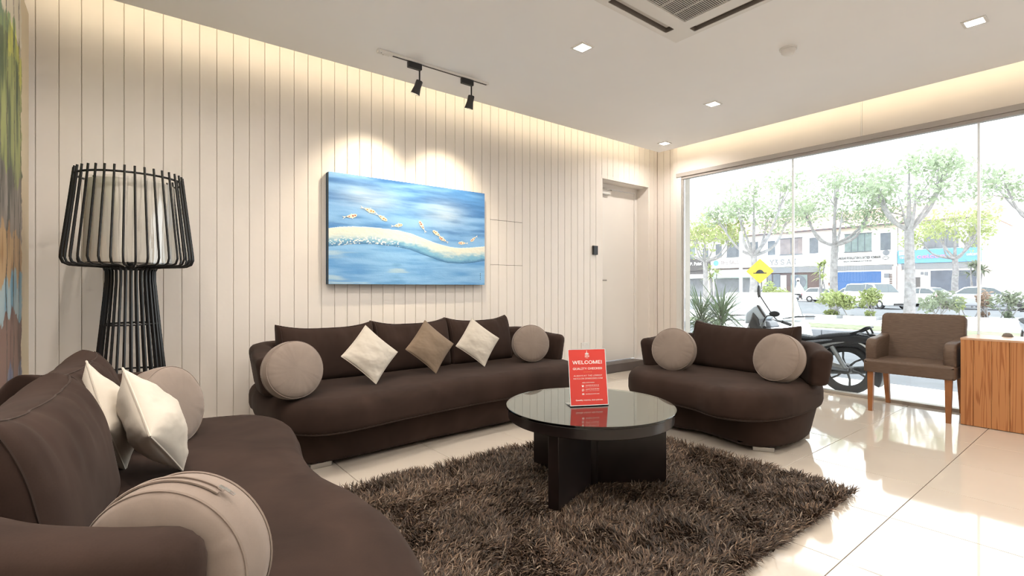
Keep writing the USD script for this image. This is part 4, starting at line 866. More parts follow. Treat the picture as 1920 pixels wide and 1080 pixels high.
# ---- plants
def blade(base, d, L, w, droop, n=4):
    """A strap leaf from base in direction d bending down."""
    d = np.asarray(d, float); side = np.cross(d, (0, 0, 1.0)); side /= np.linalg.norm(side) + 1e-9; s = np.linspace(0, 1, n)
    c = np.asarray(base) + np.outer(s * L, d) + np.outer(-droop * L * s ** 2, (0, 0, 1.0)); w_ = w * np.array([.5, 1, .8, .05])[:n]
    v = np.empty((2 * n, 3)); v[0::2] = c - side * w_[:, None]; v[1::2] = c + side * w_[:, None]
    f = []
    for i in range(n - 1): f += [[2 * i, 2 * i + 1, 2 * i + 3], [2 * i, 2 * i + 3, 2 * i + 2]]
    return v, np.array(f)
def blades(items):
    vs, fs, o = [], [], 0
    for v, f in items: vs.append(v); fs.append(f + o); o += len(v)
    return trimesh.Trimesh(np.vstack(vs), np.vstack(fs), process=False)
def leaves(centres, radii, n, size, seed):
    """Loose leaf clumps: small folded diamonds scattered in ellipsoids."""
    r = np.random.default_rng(seed); centres = np.asarray(centres, float); i = r.integers(0, len(centres), n)
    u = r.normal(0, 1, (n, 3)); u /= np.linalg.norm(u, axis=1)[:, None]; u *= r.uniform(0.15, 1, (n, 1)) ** .5
    p = centres[i] + u * np.asarray(radii, float)[i]
    a = r.normal(0, 1, (n, 3)); a /= np.linalg.norm(a, axis=1)[:, None]; b = np.cross(a, r.normal(0, 1, (n, 3))); b /= np.linalg.norm(b, axis=1)[:, None]
    s = size * r.uniform(.6, 1.3, (n, 1))
    v = np.stack([p - a * s, p + b * s * .45, p + a * s, p - b * s * .45], 1).reshape(-1, 3); o = np.arange(n)[:, None] * 4
    return trimesh.Trimesh(v, np.vstack([o + [0, 1, 2], o + [0, 2, 3]]), process=False)
def tree(label, loc, h, fork, spread, n, mat, seed, r0=.17, size=.115, top=None, group='trees along the street', lean=0.0):
    t = thing('tree', label, 'tree', loc, 0, group); r = np.random.default_rng(seed); b = np.array(loc, float)
    f = b + (0, lean, fork); trunk = [tube(np.linspace(b, f, 5) + r.normal(0, .03, (5, 3)) * [[0], [1], [1], [1], [0]], np.linspace(r0, r0 * .75, 5), 8)]
    cs, rs = [], []
    nb = 6
    for k in range(nb):
        a = 2 * PI * k / nb + r.uniform(-.4, .4); q = spread * r.uniform(.55, 1.0); e = f + (q * .8 * math.cos(a), q * math.sin(a), (h - fork) * r.uniform(.45, .95))
        m = (f + e) / 2 + (r.normal(0, .1), r.normal(0, .1), -.15 * (h - fork))
        trunk.append(tube(spline([f, m, e], 8), np.linspace(r0 * .5, r0 * .10, len(spline([f, m, e], 8))), 6))
        for w in range(3):
            g = e + r.normal(0, .35, 3) * (spread * .4); g2 = m + (e - m) * .5
            trunk.append(tube([g2, g], [r0 * .16, r0 * .05], 5)); cs.append(g); rs.append(np.array([.5, .5, .36]) * spread * r.uniform(.6, .98))
    c = f + (0, 0, (h - fork) * .95); cs.append(c); rs.append(np.array([.4, .4, .4]) * spread * .6); trunk.append(tube([f, c], [r0 * .5, r0 * .1], 6))
    part(t, 'trunk', cat(trunk), 'bark', 50)
    part(t, 'foliage', leaves(cs, rs, n, size, seed + 1), mat, kind='stuff')
    return t
tree('slender street tree rising behind the yellow road sign', (24.0, 11.66, -.26), 6.3, 2.9, 2.1, 1900, 'leaf_tree', 201, .20)
tree('street tree with a forked trunk left of the blue shutter', (29.3, 10.02, -.30), 7.2, 3.6, 2.3, 2000, 'leaf_tree', 222, .21)
tree('large street tree whose trunk stands behind the armchair', (27.6, 6.5, -.26), 6.9, 3.9, 2.2, 2100, 'leaf_tree', 203, .23)
tree('thin pale tree in front of the blue shop sign', (50.0, 8.96, -.30), 6.9, 3.6, 2.5, 1500, 'leaf_light', 204, .24, .16)
tree('street tree cut off by the right edge of the photo', (31.6, 2.7, -.30), 7.6, 4.2, 2.3, 1900, 'leaf_tree', 205, .2)
tree('leafy street tree beside the left jamb of the window', (25.5, 15.1, -.26), 5.2, 2.8, 2.2, 1900, 'leaf_light', 206, .15)
def clump(label, loc, n, w, h, mat, seed, stems=5, size=.09, cat_='shrub', group='plants on the verge'):
    t = thing('shrub', label, cat_, loc, 0, group); r = np.random.default_rng(seed); b = np.array(loc, float); st, cs, rs = [], [], []
    for k in range(stems):
        e = b + (r.normal(0, w * .35), r.normal(0, w * .45), h * r.uniform(.55, .85)); s0 = b + (r.normal(0, w * .2), r.normal(0, w * .25), 0)
        st.append(tube([s0, (s0 + e) / 2 + r.normal(0, .03, 3), e], [.022, .018, .010], 5)); cs.append(e); rs.append((w * .45, w * .5, h * .30))
    cs.append(b + (0, 0, h * .12)); rs.append((w * .35, w * .4, h * .12))
    part(t, 'stems', cat(st), 'bark'); part(t, 'foliage', leaves(cs, rs, n, size, seed + 1), mat, kind='stuff')
clump('light green bushy shrub on the verge below the blue shutter', (25.8, 8.94, -.2), 900, .75, 1.15, 'leaf_light', 301, 7, .10)
clump('small light green shrub on the verge in front of the white van', (26.0, 7.5, -.2), 600, .52, 1.15, 'leaf_light', 302, 5, .09)
clump('dark and dry leafed shrub above the armchair back', (24.4, 4.9, -.2), 420, .55, 1.10, 'leaf_dark', 303, 6, .10)
clump('reddish dry shrub on the white planter at right', (25.2, 3.70, -.0), 320, .40, 1.0, 'leaf_dry', 304, 7, .08)
clump('dark green shrub on the white planter at right edge', (25.0, 3.05, -.0), 420, .45, 1.0, 'leaf_dark', 305, 6, .08)
clump('yellow green shrub behind the yellow road sign', (24.5, 10.9, -.2), 800, .65, 1.5, 'leaf_light', 306, 5, .10)
clump('small yellowish plant beside the right glazing joint', (25.6, 4.3, -.2), 160, .35, .9, 'leaf_light', 307, 2, .09)
for lab, loc, s in (('multi-stemmed pale palm left of the blue shutter', (46.0, 16.7, -.3), 401), ('pale palm below the grey shop sign at far left', (44.0, 25.6, -.3), 402), ('palm hanging over the right end of the blue shop sign', (47.0, 7.35, -.3), 403)):
    t = thing('palm', lab, 'palm', loc, 0, 'palms by the shops'); r = np.random.default_rng(s); b = np.array(loc); st, bl = [], []
    for k in range(4):
        s0 = b + (r.normal(0, .25), r.normal(0, .25), 0); e = s0 + (r.normal(0, .15), r.normal(0, .25), r.uniform(2.2, 3.4)); st.append(tube([s0, e], [.06, .045], 6))
        for q in range(26):
            a, el = r.uniform(0, 2 * PI), r.uniform(.0, 1.2); bl.append(blade(e, (math.cos(a) * math.cos(el), math.sin(a) * math.cos(el), math.sin(el)), r.uniform(.7, 1.2), .06, .45))
    part(t, 'stems', cat(st), 'bark'); part(t, 'fronds', blades(bl), 'leaf_light' if s != 403 else 'leaf_dark', kind='stuff')
for lab, loc, hs, s in (('spiky green yucca outside the window, right of the pair', (7.6, 4.22, -.45), 1.08, 501), ('spiky green yucca outside the window, close to the window jamb', (7.75, 4.66, -.45), 1.02, 502)):
    t = thing('yucca', lab, 'yucca', loc, 0, 'yuccas outside the window'); r = np.random.default_rng(s); b = np.array(loc)
    e = b + (0, 0, hs); part(t, 'stem', tube([b, b + (.01, .02, hs * .5), e], [.05, .045, .04], 8), 'bark', 50)
    bl = []
    for q in range(150):
        a, el = r.uniform(0, 2 * PI), math.asin(r.uniform(-.35, 1.0)); L = r.uniform(.45, .72)
        bl.append(blade(e + (0, 0, r.uniform(-.22, .12)), (math.cos(a) * math.cos(el), math.sin(a) * math.cos(el), math.sin(el)), L, .013, .10 + .15 * (el < .3)))
    part(t, 'leaves', blades(bl), 'leaf_yucca', kind='stuff')
for i, (y0, y1, lab) in enumerate(((8.3, 9.4, 'low white planter wall below the bushy light green shrub'), (6.85, 8.0, 'low white planter wall below the small light green shrub'), (2.2, 4.15, 'low white planter wall at the right edge of the photo'))):
    t = thing('planter', lab, 'planter', (25.0, (y0 + y1) / 2, -.26), 0, 'white planters on the verge')
    part(t, 'wall', bevel_box(24.3, 24.5, y0, y1, -.26, .02 - .12 * (i < 2), .02), 'white_lime'); part(t, 'soil', bx(24.5, 26.6, y0, y1, -.26, -.03 - .12 * (i < 2)), 'kerb')
# ---- road sign and street post
t = thing('road_sign', 'yellow diamond road sign with a black speed hump symbol', 'road sign', (16.15, 7.65, -.45))
vd = np.array([-.905, -.425, 0]); rd = np.array([-.425, .905, 0]) * -1; so = np.array([16.15, 7.65, 1.62])
dm = Polygon([(.40 * math.cos(a), .40 * math.sin(a)) for a in (0, PI / 2, PI, -PI / 2)]).buffer(-.03).buffer(.03)
pl_ = part(t, 'plate', frame_to(prism(dm, .004), so, rd, np.array([0, 0, 1.0]), vd), 'sign_yellow')
hp = Polygon(spline([(-.17, -.05), (-.12, -.045), (-.07, .02), (0, .045), (.07, .02), (.12, -.045), (.17, -.05)], 40)).buffer(0).union(sbox(-.19, -.075, .19, -.05))
part(pl_, 'hump_symbol', frame_to(prism(hp.buffer(.001), .002), so + vd * .004, rd, np.array([0, 0, 1.0]), vd), 'black_plastic')
part(t, 'post', tube([(16.2, 7.67, -.45), (16.2, 7.67, 1.85)], .03, 10), 'post_grey', 50)
t = thing('street_post', 'tall plain grey street post left of the yellow road sign', 'post', (20.57, 10.54, -.26))
part(t, 'shaft', tube([(20.57, 10.54, -.26), (20.57, 10.54, 3.4)], .068, 12), 'post_grey', 50); part(t, 'cap', lathe([(0.075, 3.4), (.075, 3.44), (.03, 3.48), (0, 3.48)], 14, 'z', (20.57, 10.54, 0)), 'post_grey', 40)
# ---- cars
def car(label, loc, yaw, paint, kind='hatch', L=4.0, W=1.68, H=1.45, near=False, group='cars in the street', nm='car'):
    t = thing(nm, label, 'car', loc, yaw, group); h = L / 2
    c_, s_ = math.cos(yaw), math.sin(yaw)
    def ln_mesh(pts, y0, y1, r, taper=True):
        m = slab(Polygon(pts).buffer(-.04).buffer(.04), y0, y1, r, r, .22); v = m.vertices
        q = 1 - np.clip(v[:, 1] - .62 * H, 0, 9) * (.30 if taper else 0)
        return trimesh.Trimesh(np.c_[v[:, 0], v[:, 2] * q, v[:, 1]], m.faces[:, ::-1], process=False)
    belt = .63 * H; cowl = h - 1.05; rear = {'hatch': -h + .12, 'sedan': -h + .75, 'van': -h + .05}[kind]; rt = {'hatch': -h + .55, 'sedan': -h + 1.35, 'van': -h + .22}[kind]
    body = [(h - .06, .22), (h, .45), (h - .08, .60), (h - .25, .68), (cowl, belt), (rear, belt + .03), (-h + .03, belt - .02), (-h, .42), (-h + .08, .22)]
    part(t, 'body', ln_mesh(body, -W / 2, W / 2, .10), paint, 50, True)
    ws = cowl - (.75 if kind != 'van' else .55)
    gh = [(cowl, belt - .02), (ws, H - .06), (ws - .45, H), (rt + .3, H - .02), (rt, H - .07), (rear, belt)]
    part(t, 'cabin', ln_mesh(gh, -W * .45, W * .45, .07), paint, 50, True)
    n_ = np.array([H - .06 - belt, 0, cowl - ws]); n_ /= np.linalg.norm(n_); q = 1 - (H - belt - .06) * .3
    a0, a1 = np.array([cowl - .03, 0, belt + .02]), np.array([ws + .02, 0, H - .085])
    wsm = hull([a0 + n_ * k + (0, s * W * .405, 0) for k in (-.02, .012) for s in (-1, 1)] + [a1 + n_ * k + (0, s * W * .405 * q, 0) for k in (-.02, .012) for s in (-1, 1)])
    wsc = part(t, 'windscreen', wsm, 'windscreen' if near else 'car_glass', False, True)
    if near:
        for s in (-.30, .38): part(wsc, 'wiper', tube([a0 + n_ * .035 + (.01, s * W - .25, .0), a0 + n_ * .035 + (.0, s * W, .045), a0 + n_ * .035 + (-.03, s * W + .28, .05)], [.006, .016, .007], 6), 'black_plastic', 40, True)
    g2 = Polygon(gh).buffer(-.085)
    mid_ = ws - .62
    for s in (-1, 1):
        for clip in (sbox(mid_ + .03, 0, 9, 9), sbox(-9, 0, mid_ - .03, 9)):
            pg = g2.intersection(clip)
            if pg.is_empty or pg.area < .02: continue
            m = prism(pg, .012); v = m.vertices; q = 1 - np.clip(v[:, 1] - .62 * H, 0, 9) * .30
            part(t, 'side_window', trimesh.Trimesh(np.c_[v[:, 0], s * (W * .45 + v[:, 2]) * q, v[:, 1]], m.faces, process=False), 'car_glass', False, True)
        part(t, 'headlight', hull([(h - .02, s * W * .42, .52), (h - .02, s * W * .28, .52), (h - .30, s * W * .47, .66), (h - .22, s * W * .30, .69), (h - .02, s * W * .42, .60), (h - .02, s * W * .28, .60)]), 'head_clear', False, True)
        part(t, 'tail_light', hull([(-h + x, s * W * y, z) for x in (.0, .07) for y in (.36, .47) for z in (belt - .28, belt - .04)]), 'tail_red', False, True)
        part(t, 'mirror', hull([(cowl - .30 + x, s * (W * .46 + y), belt + z) for x in (-.04, .04) for y in (0, .15) for z in (.03, .12)]), 'post_grey' if near else paint, False, True)
        for x in (h - .78, -h + .72):
            wpt = part(t, 'wheel', move(lathe([(0.17, -.09), (.28, -.09), (.305, -.05), (.305, .05), (.28, .09), (.17, .09), (.17, -.09)], 24, 'y'), (x, s * (W / 2 - .085), .305)), 'tyre', 40, True)
            part(wpt, 'hub', move(lathe([(0, -.07), (.17, -.08), (.175, 0), (.17, .08), (0, .07)], 16, 'y'), (x, s * (W / 2 - .085), .305)), 'alloy', 40, True)
    part(t, 'grille', bevel_box(h - .05, h + .012, -W * .30, W * .30, .27, .38, .01), 'black_plastic', False, True)
    part(t, 'number_plate', bevel_box(h + .012, h + .02, -.24, .24, .40, .50, .004), 'frame_white', False, True)
    return t
car('white car parked right outside the window, its windscreen facing in', (10.45, 4.97, -.45), math.radians(205.5), 'car_white', 'hatch', 4.1, 1.70, 1.44, True)
car('white hatchback in the far parking row beside the dark motorbike', (54.4, 19.3, -.30), -PI / 2, 'car_white', 'hatch', 3.9)
car('silver car in the far parking row, leftmost of the far cars', (53.5, 23.9, -.30), -PI / 2, 'car_silver', 'sedan', 4.3)
car('silver sedan partly hidden behind the light green bushy shrub', (50.0, 15.4, -.30), -PI / 2 - .1, 'car_silver', 'sedan', 4.3)
car('white van in front of the blue shutter', (40.5, 11.35, -.30), -PI / 2 - .62, 'car_white', 'van', 4.3, 1.72, 1.72)
car('white sedan behind the large tree trunk', (46.5, 9.7, -.30), -PI / 2 - .35, 'car_white', 'sedan', 4.3)
car('long pale silver car on the road in front of the dark shop windows', (43.5, 6.3, -.30), -PI / 2, 'car_silver', 'sedan', 4.6, 1.75, 1.5)
# ---- shop row
XF = 62.0
def fb_box(y0, y1, z0, z1, d0=0.0, d1=0.2): return bx(XF - d1, XF - d0, y0, y1, z0, z1)
def shop(label, y0, y1, wall, wins, cols=(), nm='shophouse'):
    t = thing(nm, label, 'building', (XF, (y0 + y1) / 2, -.12), 0, 'two-storey shops across the street')
    part(t, 'upper_wall', bx(XF, XF + .25, y0 + .01, y1 - .01, 3.0, 7.55), wall)
    part(t, 'body', bx(XF + .26, XF + 12, y0 + .01, y1 - .01, -.12, 7.5), wall)
    rf = part(t, 'roof', hull([(XF - .7, y, z) for y in (y0, y1) for z in (7.56, 7.62)] + [(XF + 6.5, y, z) for y in (y0, y1) for z in (10.2, 10.3)] + [(XF + 12.5, y, 7.6) for y in (y0, y1)]), 'roof_tile')
    part(rf, 'eave_edge', bx(XF - .76, XF - .68, y0, y1, 7.50, 7.64), 'roof_edge')
    for a, b, z0, z1, m, bars in wins:
        w = part(t, 'window', fb_box(a, b, z0, z1, -.02, .02), m)
        part(w, 'frame', cat(fb_box(a - .05, b + .05, z0 - .09, z0, 0, .14), fb_box(a - .05, b + .05, z1, z1 + .06, 0, .10), *[fb_box(a + (b - a) * q - .025, a + (b - a) * q + .025, z0, z1, .02, .05) for q in bars]), 'win_blue' if bars else 'shop_white')
    for a, b in cols: part(t, 'column', bx(XF - .4, XF, a, b, -.12, 3.3), 'shop_pink' if a < 20 else 'shop_cream')
    return t
def ftext(t, s, yc, z, h, mat, width=None, d=.13):
    m = textm(s, h, .02, True); v = m.vertices.copy()
    if width: v[:, 0] *= width / (v[:, 0].max() - v[:, 0].min())
    m = trimesh.Trimesh(np.c_[XF - d - v[:, 2], yc - v[:, 0], z + v[:, 1]], m.faces, process=False); part(t, 'lettering', m, mat)
s = shop('far left shop with a grey sign board', 35.84, 46.0, 'shop_white', [(38.2, 39.5, 5.2, 6.76, 'win_green', (.5,)), (36.23, 37.0, 5.1, 6.4, 'win_blue', ())], [(35.84, 36.1)])
part(s, 'sign_board', fb_box(35.9, 45.9, 3.43, 5.06), 'shop_grey'); ftext(s, 'V.L.P. Patel', 38.35, 4.18, .42, 'ink_white', 2.6, .21); part(s, 'lintel', fb_box(36.1, 45.9, 2.5, 3.42, 0, .1), 'shop_grey'); part(s, 'shop_opening', fb_box(36.1, 39.6, -.1, 2.38, -.03, .03), 'win_grey'); part(s, 'awning', hull([(XF - x, y, z) for y in (36.4, 39.4) for x, z in ((0, 3.0), (1.2, 2.4), (1.2, 2.36), (0, 2.9))]), 'shop_white')
s = shop('shop with a white sign board and a round light blue logo', 28.55, 35.82, 'shop_white', [(34.34, 35.16, 5.07, 6.84, 'win_blue', ()), (31.91, 33.61, 5.13, 6.87, 'win_blue', (.22,)), (29.6, 30.6, 5.1, 6.8, 'win_blue', ())], [(28.55, 28.9)])
part(s, 'sign_board', fb_box(28.6, 35.6, 3.67, 4.95), 'shop_white'); part(s, 'logo', lathe([(0, 0), (.36, 0), (.36, .03), (.2, .03), (.2, .01), (0, .01)], 24, 'x', (XF - .235, 35.0, 4.35)), 'sign_blue'); ftext(s, 'THE SALON', 32.9, 4.15, .42, 'win_curtain', 2.9, .21)
part(s, 'awning', hull([(XF - x, y, z) for y in (29.5, 35.4) for x, z in ((0, 3.2), (1.3, 2.45), (1.3, 2.38), (0, 3.0))]), 'awning_mint'); part(s, 'shop_opening', fb_box(29.2, 35.3, -.1, 2.3, -.03, .03), 'win_grey'); part(s, 'lintel', fb_box(28.9, 35.6, 3.45, 3.62, 0, .12), 'shop_brown')
s = shop('shop with dark doors and a large poster of a white figure', 21.45, 28.53, 'shop_white', [(27.57, 28.39, 5.07, 6.76, 'win_blue', ()), (24.53, 26.96, 5.05, 6.9, 'win_curtain', (.45, .5)), (22.85, 23.73, 5.01, 6.78, 'win_blue', ())], [(21.5, 22.52)])
part(s, 'sign_board', fb_box(22.5, 28.5, 3.59, 4.83), 'shop_white'); ftext(s, 'Y3 S A I', 26.6, 3.85, .62, 'shop_lintel', 3.0, .21); part(s, 'lintel', fb_box(22.55, 28.5, 2.87, 3.51, 0, .15), 'shop_lintel'); part(s, 'shop_front', fb_box(22.55, 28.5, -.1, 2.86, -.04, .02), 'shop_brown')
part(s, 'door', fb_box(26.96, 27.76, -.1, 2.75, .02, .06), 'win_blue'); part(s, 'door', fb_box(27.9, 28.45, -.1, 2.75, .02, .06), 'win_grey'); part(s, 'pier', fb_box(26.25, 26.9, -.1, 2.6, .02, .08), 'shop_white')
po = part(s, 'poster', fb_box(23.95, 25.75, .2, 2.61, .02, .06), 'win_green'); part(po, 'dark_disc', lathe([(0, 0), (.82, 0), (.82, .01), (0, .01)], 32, 'x', (XF - .075, 24.9, 1.75)), 'win_blue')
part(po, 'white_figure', cat(prism(Point(24.95, 2.05).buffer(.22), .01, 'yz', XF - .095), prism(Polygon(spline([(25.05, 1.95), (25.1, 1.5), (25.35, .8), (25.2, .3), (24.2, .3), (24.35, 1.0), (24.72, 1.6), (24.8, 1.95)], 50, True)).buffer(0), .01, 'yz', XF - .095)), 'shirt')
s = shop('shop with a closed blue roller shutter', 15.52, 21.43, 'shop_cream', [(17.76, 20.21, 5.0, 6.86, 'win_green', (.25, .5, .75)), (16.11, 16.97, 4.98, 6.75, 'win_blue', ()), (20.83, 21.35, 4.96, 6.8, 'win_green', ())], [(15.53, 15.88)])
part(s, 'sign_band', fb_box(15.55, 21.4, 3.5, 4.85, 0, .1), 'shop_white'); ftext(s, 'UNGGAR PERALATAN ELEKTRIK KOMBAN', 18.9, 4.18, .26, 'shop_grey', 3.9); ftext(s, 'MENJUAL DAN MEMBAIKI ALAT ELEKTRIK', 19.0, 3.88, .13, 'shop_grey', 2.6)
q = np.linspace(0, 2 * PI, 33); part(s, 'logo_ring', tube(np.c_[np.full(33, XF - .13), 16.5 + .26 * np.cos(q), 4.17 + .15 * np.sin(q)], .022, 5, False), 'shop_grey'); part(s, 'lintel', fb_box(15.9, 21.2, 2.99, 3.46, 0, .15), 'shop_lintel'); part(s, 'shop_front', fb_box(15.9, 21.4, -.1, 2.98, -.04, .0), 'shop_white')
shp = part(s, 'shutter', fb_box(16.93, 20.98, -.1, 2.81, 0, .04), 'shutter_blue'); part(shp, 'slats', cat([fb_box(16.94, 20.97, z, z + .07, .04, .055) for z in np.arange(-.05, 2.75, .115)]), 'shutter_blue', kind='stuff')
part(s, 'meter_box', fb_box(16.2, 16.65, 2.15, 2.59, 0, .12), 'win_grey'); part(s, 'vent_bricks', cat([fb_box(15.9, 16.2, z, z + .1, 0, .05) for z in np.arange(.8, 2.6, .18)]), 'shop_brown', kind='stuff'); part(s, 'condenser', lathe([(0, 0), (.28, 0), (.28, .1), (0, .1)], 20, 'x', (XF - .2, 16.45, 4.72)), 'win_grey')
s = shop('corner shop with a long blue sign and dark shop windows', 8.57, 15.50, 'shop_white', [(14.15, 14.92, 4.97, 6.79, 'win_curtain', ()), (10.86, 13.44, 5.03, 6.81, 'win_grey', (.33, .66)), (9.35, 10.15, 4.97, 6.76, 'win_grey', (.62,))], [(8.6, 9.28), (15.16, 15.48)])
part(s, 'sign_board', fb_box(9.28, 15.47, 3.54, 4.84, 0, .22), 'sign_blue'); part(s, 'sign_panel', fb_box(14.75, 15.35, 4.35, 4.78, .22, .24), 'ink_white'); ftext(s, 'TESEI', 14.95, 4.02, .22, 'ink_white', .75, .24); ftext(s, 'celcom', 12.75, 4.0, .34, 'sign_pink', 2.3, .24); ftext(s, 'celcom', 9.85, 4.1, .25, 'ink_white', .8, .24)
part(s, 'lintel', fb_box(9.3, 15.2, 2.95, 3.5, 0, .15), 'shop_lintel'); part(s, 'shop_front', fb_box(9.3, 15.2, -.1, 2.94, -.04, 0), 'shop_white'); part(s, 'shop_window', fb_box(11.25, 12.9, .7, 2.76, 0, .03), 'shop_dark'); part(s, 'shop_window', fb_box(9.6, 11.1, .7, 2.74, 0, .03), 'shop_dark'); part(s, 'door', fb_box(13.7, 14.75, -.1, 2.15, 0, .03), 'shop_grey')
part(s, 'meter_box', fb_box(13.1, 13.35, 2.3, 2.65, 0, .12), 'win_grey'); part(s, 'meter_box', fb_box(13.45, 13.65, 2.4, 2.65, 0, .12), 'win_grey')
t = thing('white_building', 'plain white building with slim tall windows at the right edge', 'building', (70, 3, -.12))
part(t, 'wall', bx(69, 74, -6, 8.56, -.12, 7.0), 'shop_white')
for y in (7.2, 6.3, 5.4, 4.5, 3.6): part(t, 'window', bx(68.96, 69.02, y - .09, y + .09, .8, 3.0), 'shop_lintel'); part(t, 'window', bx(68.96, 69.02, y - .09, y + .09, 4.3, 5.6), 'shop_lintel')
# ---- motorbikes
def wheel(t, y, z, x, R=.275, rr=.205, w=.045, n=6):
    a = np.linspace(0, 2 * PI, 41); tp = np.c_[np.full(41, x), y + (R - w) * np.cos(a), z + (R - w) * np.sin(a)]
    ty = part(t, 'tyre', tube(tp, w, 10, False), 'tyre', 60)
    r_ = part(t, 'rim', tube(np.c_[np.full(41, x), y + rr * np.cos(a), z + rr * np.sin(a)], .013, 8, False), 'alloy', 60)
    part(r_, 'rim_edge', cat(*[tube(np.c_[np.full(41, x + s * .022), y + (rr + .008) * np.cos(a), z + (rr + .008) * np.sin(a)], .006, 6, False) for s in (-1, 1)]), 'alloy', 60)
    for k in range(n):
        b = 2 * PI * k / n + .25
        part(r_, 'spoke', tube([(x, y + .04 * math.cos(b), z + .04 * math.sin(b)), (x, y + .12 * math.cos(b), z + .12 * math.sin(b)), (x, y + rr * math.cos(b + .12), z + rr * math.sin(b + .12))], [.013, .010, .012], 6), 'engine', 50)
    part(r_, 'hub', lathe([(0, -.06), (.055, -.06), (.06, -.02), (.06, .02), (.055, .06), (0, .06)], 20, 'x', (x, y, z)), 'engine', 40)
def profile(t, nm, pts, x, half, mat, r=.02, parent=None):
    m = slab(Polygon(pts).buffer(-.004).buffer(.004), x - half, x + half, r, r, .05); v = m.vertices
    return part(parent or t, nm, trimesh.Trimesh(np.c_[v[:, 2], v[:, 0], v[:, 1]], m.faces, process=False), mat, 40)
BX = 6.32
t = thing('motorcycle', 'black underbone motorcycle parked outside the window behind the small sofa', 'motorcycle', (BX, 2.6, -.09), 0, 'motorcycles')
wheel(t, 2.045, .187, BX); wheel(t, 3.27, .187, BX)
profile(t, 'seat', [(2.72, .49), (2.60, .545), (2.42, .525), (2.34, .525), (2.28, .553), (2.10, .585), (1.96, .598), (1.90, .590), (1.90, .56), (2.30, .48), (2.60, .45)], BX, .115, 'bike_seat', .05)
profile(t, 'tail_panel', [(2.40, .50), (2.15, .56), (1.90, .585), (1.80, .575), (1.80, .50), (1.95, .47), (2.15, .415), (2.38, .36), (2.44, .40)], BX, .10, 'bike_black', .03)
profile(t, 'frame_cover', [(2.48, .50), (2.1, .55), (1.88, .52), (1.84, .44), (2.0, .44), (2.2, .42), (2.32, .32), (2.48, .32)], BX, .085, 'bike_black', .02)
for s in (-1, 1):
    profile(t, 'side_stripe', [(2.36, .415), (2.15, .475), (1.96, .505), (2.14, .455), (2.34, .385)], BX + s * .104, .006, 'alloy', .002)
    profile(t, 'side_stripe', [(2.42, .47), (2.24, .505), (2.10, .512), (2.24, .48), (2.42, .445)], BX + s * .104, .006, 'bike_grey', .002)
gb = cat(*[tube(spline([(BX + s * .09, 1.98, .585), (BX + s * .09, 1.90, .615), (BX + s * .08, 1.84, .655), (BX + s * .05, 1.815, .66)], 16), .012, 7) for s in (-1, 1)], tube([(BX - .05, 1.815, .66), (BX + .05, 1.815, .66)], .012, 7), *[tube([(BX + s * .08, 1.845, .65), (BX + s * .07, 1.815, .585)], .010, 6) for s in (-1, 1)])
part(t, 'grab_rail', gb, 'bike_black', 50)
profile(t, 'tail_tip', [(1.90, .59), (1.765, .588), (1.75, .575), (1.86, .555)], BX, .06, 'bike_black', .01)
profile(t, 'tail_light', [(1.85, .565), (1.775, .545), (1.785, .50), (1.83, .475), (1.86, .50)], BX, .065, 'tail_red', .015)
profile(t, 'rear_fender', [(1.86, .48), (1.78, .44), (1.735, .33), (1.72, .22), (1.745, .22), (1.80, .34), (1.92, .43), (2.1, .44), (2.1, .47)], BX, .055, 'bike_black', .01)
a = np.linspace(-.45, 2.2, 22)
pr = [(2.045 - .355 * math.cos(q), .187 + .355 * math.sin(q)) for q in a] + [(2.045 - .283 * math.cos(q), .187 + .283 * math.sin(q)) for q in a[::-1]]
profile(t, 'inner_fender', pr, BX, .075, 'bike_black', .012)
a = np.linspace(.25, 1.5, 16); part(t, 'fender_trim', tube(np.c_[np.full(16, BX - .078), 2.045 - .335 * np.cos(a), .187 + .335 * np.sin(a)], np.r_[.004, np.full(14, .010), .004], 6), 'frame_white', 50)
profile(t, 'swing_arm', [(2.50, .22), (2.20, .245), (2.00, .205), (2.00, .170), (2.20, .175), (2.52, .16)], BX - .085, .014, 'bike_grey', .006)
profile(t, 'chain_cover', [(2.42, .255), (2.20, .268), (2.03, .232), (1.97, .205), (2.05, .200), (2.25, .225), (2.43, .215)], BX - .105, .010, 'alloy', .004)
profile(t, 'engine', [(2.78, .06), (2.82, .30), (2.60, .36), (2.36, .36), (2.33, .20), (2.36, .06), (2.5, .0)], BX, .12, 'engine', .03)
profile(t, 'side_cover', [(2.75, .45), (2.45, .42), (2.38, .34), (2.42, .22), (2.6, .25), (2.78, .35)], BX, .10, 'bike_black', .02)
part(t, 'exhaust', tube([(BX + .12, 2.75, .10), (BX + .13, 2.40, .10), (BX + .13, 1.95, .17), (BX + .13, 1.82, .20)], [.022, .03, .045, .045], 10), 'engine', 50)
part(t, 'shock_absorber', tube([(BX - .10, 2.02, .20), (BX - .09, 2.16, .43)], .024, 9), 'alloy', 50)
part(t, 'foot_peg', tube([(BX - .10, 2.36, .12), (BX - .20, 2.38, .11)], .012, 7), 'black_plastic', 50)
profile(t, 'leg_shield', [(3.02, .78), (2.95, .70), (2.86, .40), (2.78, .30), (2.92, .24), (3.02, .45), (3.08, .62)], BX, .15, 'bike_black', .03)
profile(t, 'front_fender', [(3.50, .30), (3.40, .46), (3.24, .50), (3.08, .42), (3.05, .34), (3.24, .45), (3.40, .40)], BX, .06, 'bike_grey', .01)
for s in (-1, 1): part(t, 'fork', tube([(BX + s * .075, 3.27, .187), (BX + s * .075, 3.05, .70)], .017, 8), 'alloy', 50)
profile(t, 'head_cowl', [(3.14, .63), (3.13, .76), (3.02, .855), (2.96, .86), (2.90, .77), (2.87, .70), (2.95, .66), (3.04, .64)], BX, .12, 'bike_cowl', .045, None)
